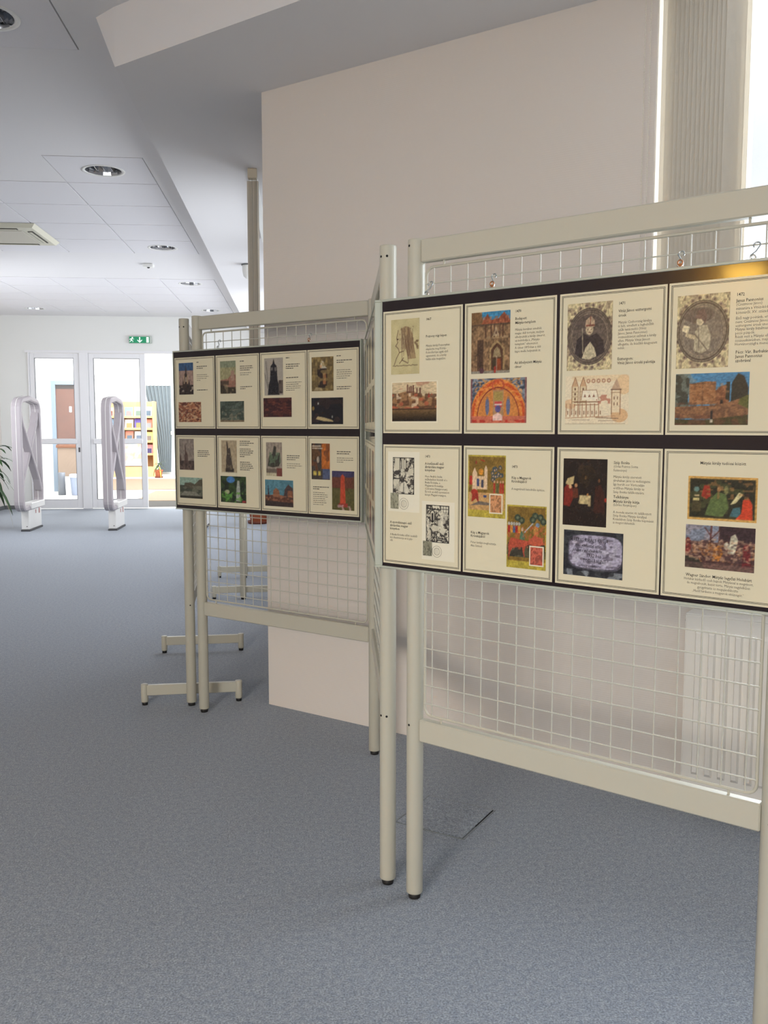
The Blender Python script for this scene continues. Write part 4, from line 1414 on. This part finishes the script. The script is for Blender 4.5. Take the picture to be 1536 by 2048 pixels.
rad = wroot('radiator', 1.905, 0.055)
tag(rad, 'white ribbed panel radiator under the bay window behind the front panel', 'radiator')
RZ0, RZ1, RL = .085, .665, 1.6
rp = MB()
rp.bbox(0, RL, -.045, -.030, RZ0, RZ1, .004)
rp.build('front_panel', M_RAD, rad)
rib = MB()
pr = [(-.0125, 0), (-.0075, -.012), (.0075, -.012), (.0125, 0)]
zz0, zz1 = RZ0 + .045, RZ1 - .045
vs = [(x, y, zz0 if y == 0 else zz0 + .012) for x, y in pr] + [(x, y, zz1 if y == 0 else zz1 - .012) for x, y in pr]
rib.add(vs, [(0, 1, 5, 4), (1, 2, 6, 5), (2, 3, 7, 6), (0, 1, 2, 3), (4, 5, 6, 7)])
rm = rib.mesh('rib')
rm.materials.append(M_RAD)
for i in range(38):
    o = bpy.data.objects.new('rib', rm)
    COL.objects.link(o)
    o.parent = rad
    o.location = (.045 + .0415 * i, -.045, 0)
sp = MB()
sp.bbox(-.001, .003, -.045, .045, RZ0 + .01, RZ1 - .002, .001)
sp.build('side_cover', M_RAD, rad)
tg = MB()
tg.bbox(0, RL, -.044, .045, RZ1 - .002, RZ1 + .004, .001)
tg.bbox(0, RL, .041, .047, RZ0, RZ1, .001)
tg.build('top_grille', M_RAD, rad)
MB().box(.03, .06, .04, .056, RZ1 - .12, RZ1 - .06).box(.03, .06, .04, .056, RZ0 + .06, RZ0 + .12).build('wall_bracket', M_RAD, rad)
MB().tube([(.0, .0, RZ1 - .028), (-.012, 0, RZ1 - .028)], .006, 8).build('vent_plug', mat('dark_plug', (70, 66, 64), .4), rad)

# ------------------------------------------------------------------ blinds on the right-hand window wall
vb = empty('vertical_blind', (-0.255, 5.3, 0))
tag(vb, 'bundle of drawn vertical blind slats hanging from the soffit beyond the diagonal wall', 'blind')
MB().bbox(-.024, .024, -.03, 1.86, SZ - .032, SZ - .001).build('head_rail', M_WHITE, vb)
MB().bbox(-.026, .026, -.05, -.0, SZ - .055, SZ - .001).build('rail_end_cap', mat('end_cap_beige', (206, 196, 176), .5), vb)
bs = MB()
vs = []
for z in (.86, SZ - .055):
    for k in range(5):
        t = k / 4 - .5
        vs.append((.005 * (1 - 4 * t * t), t * .046, z))
bs.add(vs, [(k, k + 1, k + 6, k + 5) for k in range(4)], True)
bsm = bs.mesh('slat')
bsm.materials.append(M_SLAT)
for i in range(14):
    o = bpy.data.objects.new('slat', bsm)
    COL.objects.link(o)
    o.parent = vb
    o.location = (-.011 + .0016 * i, .01 + .012 * (i % 4), 0)
    o.rotation_euler = (0, 0, math.radians(90 + 3 * (i % 3 - 1)) if i % 2 else math.radians(78))
cr = MB().tube([(.022, -.03, SZ - .05), (.020, -.034, 1.6), (.018, -.03, 1.0)], .0012, 5)
cr.tube([(-.002, -.034, SZ - .05), (-.004, -.036, 1.7), (-.002, -.034, 1.0)], .0012, 5)
cr.build('pull_cord', mat('grey_cord', (150, 146, 134), .6), vb)

fit = empty('ceiling_fitting', (-0.452, 8.3, 0))
tag(fit, 'small white curved fitting under the soffit, just left of the blind bundle', 'fitting')
MB().lathe([(0, -.13), (.02, -.125), (.04, -.105), (.05, -.06), (.052, -.012), (.052, -.004)], (0, 0, SZ), 18).build('shade', M_WHITE, fit)
MB().lathe([(.0, -.012), (.058, -.012), (.058, -.001), (0, -.001)], (0, 0, SZ), 18).build('mounting_plate', M_BASE, fit)

# ------------------------------------------------------------------ recessed downlights
LL = ['recessed chrome downlight cut by the left edge, top corner of the ceiling', 'largest whole recessed chrome downlight, in the near corner tile',
      'recessed chrome downlight second in the row along the soffit', 'recessed chrome downlight third in the row along the soffit',
      'recessed chrome downlight last in the row, nearest the back wall', 'small recessed downlight far left above the glass doors',
      'recessed downlight out past the left edge, third row of tiles', 'recessed downlight out past the left edge, above the cassette unit', 'recessed downlight past the left edge beside the nearest one']
proto = None
for i, (x, y) in enumerate(LIGHTS[:6]):
    if proto is None:
        r0 = empty('downlight', (x, y, 0))
        a_ = MB().lathe([(.118, .004), (.118, -.002), (.137, -.004), (.139, 0.0), (.137, .003)], (0, 0, CZ - .002), 36).build('trim_ring', M_WHITE, r0)
        b_ = MB().lathe([(.117, -.002), (.112, .02), (.098, .055), (.078, .09), (.05, .115), (0, .12)], (0, 0, CZ), 14, smooth=False).build('reflector', M_CHROME, r0)
        c_ = MB()
        for s in (-.03, .03):
            c_.tube([(s, -.07, CZ + .075), (s, .07, CZ + .075)], .009, 8)
        c_ = c_.build('lamp_tube', mat('lamp_glass', (120, 122, 124), .3), r0)
        d_ = MB()
        for s in (-.05, 0, .05):
            d_.box(s - .001, s + .001, -.095, .095, CZ + .012, CZ + .05)
        d_.build('louvre', M_CHROME, r0)
        proto = r0
        root = r0
    else:
        root = proto.copy()
        COL.objects.link(root)
        root.location = (x, y, 0)
        for c in proto.children:
            link_copy(c, root)
    tag(root, LL[i], 'ceiling light', 'recessed downlights')

# smoke detector / sensor box
sd = empty('ceiling_sensor', (-1.547, 9.70, 0))
tag(sd, 'small white sensor box on the plain ceiling band between tile fields', 'sensor')
MB().bbox(-.055, .055, -.045, .045, CZ - .035, CZ - .001, .008).build('housing', M_WHITE, sd)
MB().lathe([(0, -.012), (.012, -.008), (.016, 0)], (0, 0, CZ - .034), 12).build('lens', M_HOLE, sd)

# ceiling cassette
ac = empty('ceiling_cassette', ((AC[0] + AC[1]) / 2, (AC[2] + AC[3]) / 2, 0))
tag(ac, 'cream ceiling air conditioning cassette with slotted louvres at the left edge', 'air conditioner')
hx, hy = (AC[1] - AC[0]) / 2, (AC[3] - AC[2]) / 2
M_AC = mat('cassette_cream', (214, 210, 190), .5)
fa = MB()
z0, z1 = CZ - .035, CZ - .004
inn = .135
o_ = [(-hx, -hy), (hx, -hy), (hx, hy), (-hx, hy)]
p_ = [(-hx + .03, -hy + .03), (hx - .03, -hy + .03), (hx - .03, hy - .03), (-hx + .03, hy - .03)]
q_ = [(-hx + inn, -hy + inn), (hx - inn, -hy + inn), (hx - inn, hy - inn), (-hx + inn, hy - inn)]
vs = [(*p, z1) for p in o_] + [(*p, z0) for p in p_] + [(*p, z0 - .003) for p in q_]
fs = [(i, (i + 1) % 4, (i + 1) % 4 + 4, i + 4) for i in range(4)] + [(i + 4, (i + 1) % 4 + 4, (i + 1) % 4 + 8, i + 8) for i in range(4)]
fa.add(vs, fs)
fa.build('fascia', M_AC, ac)
MB().bbox(-hx + inn + .006, hx - inn - .006, -hy + inn + .006, hy - inn - .006, z0 - .006, z0 + .004, .002).build('intake_panel', mat('cassette_panel', (206, 200, 184), .6), ac)
for i, (cx, cy, lx, ly) in enumerate(((0, -hy + .082, hx - .16, .022), (0, hy - .082, hx - .16, .022), (-hx + .082, 0, .022, hy - .16), (hx - .082, 0, .022, hy - .16))):
    s = MB().box(cx - lx, cx + lx, cy - ly, cy + ly, z0 - .0045, z0 + .002).build('outlet_slot', mat('slot_dark', (70, 66, 58), .7), ac)
    fm = MB()
    if lx > ly:
        fm.box(cx - lx + .01, cx + lx - .01, cy - .012, cy + .010, z0 - .009, z0 - .006)
    else:
        fm.box(cx - .012, cx + .010, cy - ly + .01, cy + ly - .01, z0 - .009, z0 - .006)
    fm.build('louvre_blade', M_AC, s)

# ------------------------------------------------------------------ glazed doors in the back wall
def leaf(name, x0, x1, yc, rail, handle=None):
    r = struct(empty(name, ((x0 + x1) / 2, yc, 0)))
    h = (x1 - x0) / 2
    st = .072
    m = MB()
    m.bbox(-h, -h + st, -.022, .022, .008, 2.385, .003)
    m.bbox(h - st - .01, h, -.022, .022, .008, 2.385, .003)
    m.bbox(-h + st, h - st - .01, -.022, .022, 2.312, 2.385, .003)
    m.bbox(-h + st, h - st - .01, -.022, .022, .008, .145, .003)
    m.build('door_frame', M_DOORF, r)
    MB().bbox(-h + st - .03, h - st + .02, -.055, -.026, 1.003, 1.087, .010).build('push_bar', M_DOORF, r)
    MB().box(-h + st, h - st - .01, -.004, .004, .145, 2.312).build('door_pane', M_GLASS, r)
    g = MB()
    for q in ((-h + st, -h + st + .004, .145, 2.312), (h - st - .014, h - st - .01, .145, 2.312)):
        g.box(q[0], q[1], -.0235, .0235, q[2], q[3])
    g.box(-h + st, h - st - .01, -.0235, .0235, 2.308, 2.312).box(-h + st, h - st - .01, -.0235, .0235, .145, .149)
    g.build('glazing_seal', mat('grey_seal', (120, 122, 126), .6), r)
    if handle:
        MB().box(handle - .012, handle + .012, -.026, -.021, .88, .95).build('lock_plate', mat('lock_dark', (84, 80, 80), .5), r)


leaf('door_1', -4.095, -3.362, YB + .02, True, handle=.334)
leaf('door_2', -3.218, -2.372, YB + .02, True)
fr = MB()
fr.bbox(-3.358, -3.222, YB - .02, YB + .06, 0, 2.40, .003)
fr.bbox(OX0 - .0, OX0 + .022, YB - .02, YB + .06, 0, 2.40, .003)
fr.bbox(OX1 - .05, OX1, YB - .02, YB + .06, 0, 2.40, .003)
struct(fr.build('trim_2', M_DOORF))
struct(MB().box(OX0 - .04, OX1 + .04, YB - .012, YB, 2.392, 2.43).build('trim_3', M_DOORF))
struct(MB().box(OX0, OX1, YB, YB + .2, 2.39, 2.41).build('trim_4', M_DOORF))

# exit sign
es = empty('exit_sign', (-2.432, YB, 0))
tag(es, 'green emergency exit sign with running figure and down arrow above the doors', 'sign')
MB().bbox(-.165, .175, -.055, -.001, 2.54, 2.652, .004).build('housing', mat('sign_housing', (190, 196, 188), .5), es)
MB().box(-.153, .150, -.060, -.0555, 2.545, 2.640).build('green_face', mat('sign_green', (20, 136, 92), .4, emit=.25), es)
pic = MB()
y = -.0610


def tri(pts):
    pic.add([(x, y, z) for x, z in pts], [tuple(range(len(pts)))])


tri([(-.006, 2.633), (.010, 2.633), (.010, 2.575), (-.006, 2.575)])
tri([(-.034, 2.582), (.002, 2.549), (.002, 2.568), (-.034, 2.597)])
tri([(.038, 2.582), (.002, 2.549), (.002, 2.568), (.038, 2.597)])
tri([(.102, 2.552), (.138, 2.552), (.138, 2.634), (.102, 2.634)])
cx = -.118
pic.add([(cx + .012 * math.cos(a) + .012, y, 2.626 + .010 * math.sin(a)) for a in np.linspace(0, 6.283, 11)[:-1]], [tuple(range(10))])
tri([(cx - .004, 2.616), (cx + .014, 2.612), (cx + .002, 2.584), (cx - .014, 2.588)])
tri([(cx - .002, 2.614), (cx - .026, 2.608), (cx - .030, 2.592), (cx - .024, 2.592), (cx - .018, 2.602), (cx, 2.605)])
tri([(cx + .010, 2.612), (cx + .028, 2.598), (cx + .036, 2.602), (cx + .036, 2.607), (cx + .029, 2.604), (cx + .014, 2.616)])
tri([(cx - .002, 2.588), (cx + .022, 2.578), (cx + .018, 2.556), (cx + .012, 2.556), (cx + .014, 2.573), (cx - .010, 2.580)])
tri([(cx - .012, 2.590), (cx - .002, 2.586), (cx - .014, 2.566), (cx - .034, 2.558), (cx - .034, 2.564), (cx - .020, 2.571)])
pic.build('pictogram', mat('sign_white', (236, 244, 238), .4, emit=.5), es)

# ------------------------------------------------------------------ security gates
GATE_G = 'library security gates'


def gate_parts(root):
    """local: y along the gate, x thickness; near end at y=0"""
    L = .80
    H0, H1 = .285, 1.58
    # outer loop, arched on top
    pts = []
    r = .09
    for k in range(6):
        a = math.radians(180 + 90 * k / 5)
        pts.append((0, r + r * math.cos(a), H0 + r + r * math.sin(a)))
    for k in range(6):
        a = math.radians(270 + 90 * k / 5)
        pts.append((0, L - r + r * math.cos(a), H0 + r + r * math.sin(a)))
    rt = .13
    for k in range(6):
        a = math.radians(90 * k / 5)
        pts.append((0, L - rt + rt * math.cos(a), H1 - rt + .01 + rt * math.sin(a)))
    pts.append((0, L / 2, H1 + .035))
    for k in range(6):
        a = math.radians(90 + 90 * k / 5)
        pts.append((0, rt + rt * math.cos(a), H1 - rt + .01 + rt * math.sin(a)))
    m = MB()

    def ribbon(path, hw, th, closed):
        """rounded flat band: hw half width in x, th half thickness in the loop plane"""
        n = len(path)
        P = [Vector(p) for p in path]
        vs = []
        sec = [(-hw, -th * .5), (-hw * .8, -th), (hw * .8, -th), (hw, -th * .5), (hw, th * .5), (hw * .8, th), (-hw * .8, th), (-hw, th * .5)]
        for i in range(n):
            t = (P[(i + 1) % n] - P[i - 1]) if closed else (P[min(i + 1, n - 1)] - P[max(i - 1, 0)])
            t.normalize()
            nn = Vector((0, -t.z, t.y))
            for a, b_ in sec:
                vs.append(P[i] + Vector((a, 0, 0)) + nn * b_)
        k8 = len(sec)
        f = []
        for i in range(n if closed else n - 1):
            j = (i + 1) % n
            for k in range(k8):
                l = (k + 1) % k8
                f.append((i * k8 + k, i * k8 + l, j * k8 + l, j * k8 + k))
        if not closed:
            f += [tuple(range(k8)), tuple(range((n - 1) * k8, n * k8))]
        return vs, f
    m.add(*ribbon(pts, .058, .030, True))
    m.build('outer_loop', M_GATE, root)
    for s, nm in ((1, 'cross_band'), (-1, 'cross_band')):
        m = MB()
        ya, yb = (.03, L - .03) if s > 0 else (L - .03, .03)
        path = [(s * .008, ya, 1.44), (s * .008, ya + (yb - ya) * .10, 1.30), (s * .008, (ya + yb) / 2, .96), (s * .008, ya + (yb - ya) * .90, .62), (s * .008, yb, .48)]
        m.add(*ribbon(path, .045, .026, False))
        m.build(nm, M_GATE, root)
    seam = MB()
    seam.add(*ribbon([(p[0], p[1] + (.0 if p[1] > .4 else -.0), p[2]) for p in pts], .004, .0325, True))
    seam.build('edge_seam', M_GATEW, root)
    MB().bbox(-.045, .072, .24, L + .0, .268, .345, .006).build('cover_tray', M_GATEW, root)
    MB().bbox(-.045, .048, .19, .72, .022, .285, .006).build('pedestal', M_GATEW, root)
    MB().box(-.05, .056, .18, .735, 0.0, .022).build('base_plate', mat('gate_base', (74, 74, 76), .6), root)
    MB().box(.0485, .0495, .46, .49, .20, .245).box(.0485, .0495, .60, .64, .19, .255).build('sticker', mat('gate_sticker', (168, 92, 84), .5), root)
    sc = MB()
    for z in (.06, .25):
        sc.tube([(.02, .1895, z), (.02, .187, z)], .006, 8)
    sc.build('screw', M_HOLE, root)


g1 = empty('security_gate', (-3.34, 11.06, 0), 0)
gate_parts(g1)
tag(g1, 'left grey looped security gate with crossed bands, beside the potted plant', 'security gate', GATE_G)
for x, lb in ((-2.305, 'right grey looped security gate with crossed bands, before the glass door'), (-1.235, 'security gate mostly hidden behind the dim board, its white foot showing')):
    g = g1.copy()
    COL.objects.link(g)
    g.location.x = x
    for c in g1.children:
        link_copy(c, g)
    tag(g, lb, 'security gate', GATE_G)

# ------------------------------------------------------------------ potted plants


def plant(x, y, R, H, label, n, seed, sad=0, stemh=.55, ls=1.0):
    rnd = random.Random(seed)
    t = empty('potted_plant', (x, y, 0))
    tag(t, label, 'plant')
    MB().lathe([(0, .01), (R * .68, .01), (R * .74, .03), (R * .92, H * .78), (R * .93, H * .8), (R * 1.06, H * .8), (R * 1.08, H), (R * .98, H), (R * .92, H * .86), (0, H * .86)], (0, 0, 0), 28).build('pot', M_TERRA, t)
    MB().lathe([(0, 0), (R * .95, 0), (R * 1.02, .035), (R * .97, .035), (R * .9, .01), (0, .01)], (0, 0, 0), 28).build('saucer', mat('dark_terracotta', (112, 54, 36), .6), t)
    MB().lathe([(0, H * .9), (R * .92, H * .87)], (0, 0, 0), 20).build('soil', M_SOIL, t)
    MB().tube([(0, 0, H * .85), (.01, .01, H + stemh * .5), (-.005, 0, H + stemh)], [.018, .015, .012], 8).build('stem', mat('stem_brown', (96, 84, 56), .8), t)
    for i in range(n):
        a = 2.4 * i + rnd.random() * .6
        L = (.38 + .3 * rnd.random()) * ls
        up = .9 - 1.1 * i / n + .2 * rnd.random()
        z0 = H + stemh * (.55 + .45 * (1 - i / n))
        old = i >= n - sad
        if old:
            up = -.1
            L = .62 * ls
        pts = []
        N = 7
        for k in range(N + 1):
            s = k / N
            hx_ = L * s * (1 - .25 * s * (1 if not old else 1.6))
            hz = L * (up * s - (.75 if not old else 1.1) * s * s)
            pts.append(Vector((math.cos(a) * hx_, math.sin(a) * hx_, z0 + hz)))
        wv = []
        side = Vector((-math.sin(a), math.cos(a), 0))
        for k, p in enumerate(pts):
            s = k / N
            wd = (.010 + .024 * ls) * (math.sin(math.pi * (s * .86 + .1))) ** .7
            if k == N:
                wd = .002
            wv += [p - side * wd + Vector((0, 0, .006)), p, p + side * wd + Vector((0, 0, .006))]
        lf = MB().add(wv, [(3 * k + j, 3 * k + j + 1, 3 * k + j + 4, 3 * k + j + 3) for k in range(N) for j in (0, 1)], True)
        o = lf.build('leaf', M_LEAFY if old else M_LEAF, t)
        if old:
            o['label'] = 'yellow drooping leaf'
    return t


plant(-3.95, 11.55, .15, .31, 'potted plant with long arching green leaves at the left edge', 44, 3, 2)
plant(-.556, 11.95, .145, .29, 'potted plant hidden behind the dim board, terracotta pot below it', 24, 8, 1)

# ------------------------------------------------------------------ entrance hall beyond the glass
MATG = mat('tan_mat', (134, 114, 94), .95, noise=(60, .1))
tag(MB().box(-3.4, -1.5, 14.52, 15.62, 0.0005, .006).build('door_mat', mat('dark_door_mat', (62, 58, 54), .95, noise=(80, .15))), 'dark grey door mat just beyond the open doorway', 'mat')
tag(MB().prism([(-2.84, 15.66), (-1.2, 15.66), (-1.2, 18.0), (-2.84, 18.0)], .0005, .010).build('floor_mat', MATG), 'tan floor mat beyond the open doorway, past the dark mat', 'mat')
tag(MB().box(-4.9, -1.2, 18.45, 22.2, .0005, .010).build('floor_mat', MATG), 'wide pale tan mat in front of the magazine rack', 'mat')

# brown door with frame in the side wall
bd = struct(empty('door_3', (-4.41, 18.2, 0)))
f = MB()
f.bbox(-.41, -.33, -.03, .1, 0, 2.16).bbox(.33, .41, -.03, .1, 0, 2.16).bbox(-.33, .33, -.03, .1, 2.08, 2.16)
f.build('door_casing', mat('casing_blue', (134, 148, 164), .5), bd)
MB().bbox(-.33, .33, .0, .04, .01, 2.08).build('door_leaf', mat('brown_door', (112, 80, 68), .5, noise=(6, .12)), bd)
MB().box(-.08, -.03, -.002, .0, 1.55, 1.66).build('door_notice', M_WHITE, bd)
MB().box(-.33, .33, -.003, .0, 2.0, 2.08).build('closer_rail', mat('closer', (60, 52, 48), .5), bd)

ct = empty('counter', (-4.42, 17.75, 0))
tag(ct, 'low beige counter with brown top in front of the brown door', 'counter')
MB().bbox(-.16, .42, -.16, .16, .33, .87).build('body', mat('counter_beige', (150, 130, 114), .6), ct)
MB().bbox(-.18, .44, -.19, .17, .87, .925).build('counter_top', mat('counter_brown', (128, 84, 60), .5), ct)
MB().bbox(-.15, .41, -.15, .15, .0, .33).build('plinth', M_WHITE, ct)

bn = empty('waste_bin', (-4.12, 17.2, 0))
tag(bn, 'grey blue waste bin standing on the entrance floor behind the left door', 'bin')
MB().lathe([(0, 0), (.12, 0), (.125, .01), (.15, .36), (.155, .37), (.143, .37), (.115, .02), (0, .02)], n=20).build('bucket', mat('bin_blue', (146, 156, 178), .5), bn)
bg_ = MB().lathe([(.158, .33), (.162, .375), (.15, .39), (.135, .36)], n=20).build('bin_liner', mat('bin_liner', (198, 204, 216), .4), bn)
cb2 = empty('umbrella_stand', (-4.42, 17.2, 0))
tag(cb2, 'dark narrow stand beside the waste bin behind the left door', 'stand')
MB().lathe([(0, 0), (.07, 0), (.06, .3), (.065, .42), (.05, .42), (.05, .02), (0, .02)], n=16).build('tube', mat('stand_grey', (108, 112, 120), .5), cb2)

# magazine rack
RKX, RKY = -4.28, 23.2
rk = empty('magazine_rack', (RKX, RKY, 0))
tag(rk, 'light wooden magazine rack with sloping shelves in the bright entrance', 'rack')
M_WD = mat('pale_beech', (222, 176, 124), .5, noise=(5, .08))
RW = .62
MB().bbox(-RW, -RW + .03, -.05, .45, 0, 1.9).build('side_panel', M_WD, rk)
MB().bbox(RW - .03, RW, -.05, .45, 0, 1.9).build('side_panel', M_WD, rk)
MB().bbox(-RW + .03, RW - .03, .40, .44, .1, 1.9).build('back_panel', M_WD, rk)
MB().bbox(-RW + .03, RW - .03, -.045, .40, 0, .26).build('plinth', M_WD, rk)
tiers = [(.50, -.02), (.86, .06), (1.22, .14), (1.45, .2)]
shz = [.62, .96, 1.22, 1.56]
for z in (.56, .88, 1.20, 1.50):
    MB().bbox(-RW + .03, RW - .03, .05, .40, z - .02, z).build('shelf', M_WD, rk)
    MB().bbox(-RW + .03, RW - .03, .035, .05, z - .02, z + .035).build('shelf_lip', M_WD, rk)
MB().box(-.40, .45, -.052, -.046, .28, .50).build('sign_card', mat('sign_card', (238, 234, 228), .5), rk)
textbars(np.random.RandomState(9), 2, -.32, .42, .6, .09, .04, rk, .053, mat('rack_letter', (186, 188, 192), .5))
rnd = random.Random(4)
magc = [(204, 120, 96), (150, 92, 84), (220, 196, 190), (236, 210, 120), (120, 150, 176), (222, 224, 226), (196, 168, 150), (94, 74, 158), (216, 130, 130), (170, 196, 170), (226, 214, 120), (150, 170, 200)]
names = ['orange', 'brown', 'pale pink', 'yellow', 'blue', 'white', 'beige', 'violet', 'rose', 'light green', 'lemon', 'pale blue']
lvl = ['lowest', 'second lowest', 'third', 'top']
k = 0
for si, z in enumerate((.56, .88, 1.20, 1.50)):
    for j in range(5):
        c = magc[(k * 5 + si) % 12]
        nm = names[(k * 5 + si) % 12]
        x = RKX - .48 + j * .235
        t = empty('magazine', (x, RKY, 0))
        posn = ('far left', 'left of middle', 'middle', 'right of middle', 'far right')[j]
        tag(t, '%s magazine %s on the %s shelf of the wooden rack' % (nm, posn, lvl[si]), 'magazine', 'magazines on the wooden rack')
        w_, h_ = .19 + .02 * rnd.random(), .25 + .03 * rnd.random()
        Mx = Matrix.Translation((0, .062, z + .001)) @ Matrix.Rotation(math.radians(-14), 4, 'X')
        MB().box(-w_ / 2, w_ / 2, 0, .008, 0, h_, Mx).build('cover', mat('magazine_cover_%d' % (k), c, .4), t)
        MB().box(-w_ * .3, w_ * .35, -.001, .0, h_ * .15, h_ * .62, Mx).build('cover_picture', mat('magazine_photo_%d' % k, tuple(int(v * .62) for v in magc[(k * 7 + 3) % 12]), .4), t)
        k += 1
pt = empty('poster', (RKX + .12, RKY, 0))
tag(pt, 'colourful children poster leaning low on the front of the magazine rack', 'poster')
Q = Pic(.45, .42, .03, (216, 224, 220), 77)
Q.blotch(5, .5, (236, 224, 130), .8).blotch(6, .6, (140, 190, 220), .8).blotch(7, .66, (230, 150, 140), .8)
Q.build(-.25, .20, .40, .86, .075, pt, 'poster_print')
MB().box(-.26, .21, -.072, -.066, .39, .87).build('poster_card', M_WHITE, pt)

# curtain and far glazed entrance doors
cu_ = empty('curtain', (-3.72, 24.35, 0))
tag(cu_, 'grey gathered curtain hanging beside the magazine rack at the far entrance', 'curtain')
cm_ = MB()
vs = []
N = 40
for z, w0, w1 in ((.06, .02, .30), (1.0, -.08, .34), (2.34, -.36, .34)):
    for k in range(N + 1):
        s = k / N
        vs.append((w0 + (w1 - w0) * s, .03 * math.sin(s * 44) + .0, z))
cm_.add(vs, [(r * (N + 1) + k, r * (N + 1) + k + 1, (r + 1) * (N + 1) + k + 1, (r + 1) * (N + 1) + k) for r in range(2) for k in range(N)], True)
cm_.build('cloth', mat('grey_curtain', (122, 132, 138), .8), cu_)
MB().tube([(-.36, 0, 2.345), (.30, 0, 2.345)], .012, 8).build('curtain_rod', M_DOORF, cu_)
d4 = struct(empty('door_4', (-3.45, 24.65, 0)))
m = MB()
for a, b_ in ((-.85, -.78), (-.04, .04), (.78, .85)):
    m.bbox(a, b_, -.03, .03, .12 if a == -.04 else 0, 2.42 if a == -.04 else 2.5)
m.bbox(-.78, .78, -.03, .03, 2.42, 2.5).bbox(-.78, .78, -.03, .03, 0, .12)
m.build('door_frame', M_WHITE, d4)
MB().bbox(.05, .80, -.36, -.33, 1.05, 1.14).build('push_bar', M_WHITE, d4)
MB().box(-.78, .78, -.004, .004, .12, 2.42).build('door_pane', M_GLASS, d4)
fp = plant(-3.50, 22.75, .10, .2, 'small pale green plant at the foot of the magazine rack', 12, 12, 3, stemh=.12, ls=.4)

# ------------------------------------------------------------------ wall lamp on the left wall (its warm glow shows in the board's film)
wl = empty('wall_lamp', (XL, -1.22, 0))
tag(wl, 'warm lit wall lamp on the left wall beyond the photo edge', 'lamp')
MB().bbox(.0, .03, -.08, .08, 2.18, 2.34).build('wall_plate', M_WHITE, wl)
MB().tube([(.03, 0, 2.26), (.12, 0, 2.28), (.14, 0, 2.33)], .01, 8).build('lamp_arm', M_ZINC, wl)
lm = mat('lamp_shade_warm', (255, 200, 90), .5, emit=32.0)
MB().lathe([(.04, 0), (.14, .09), (.16, .18), (.15, .18), (.13, .09), (.03, .01)], (.26, 0, 2.36), 24).build('lamp_shade', lm, wl)
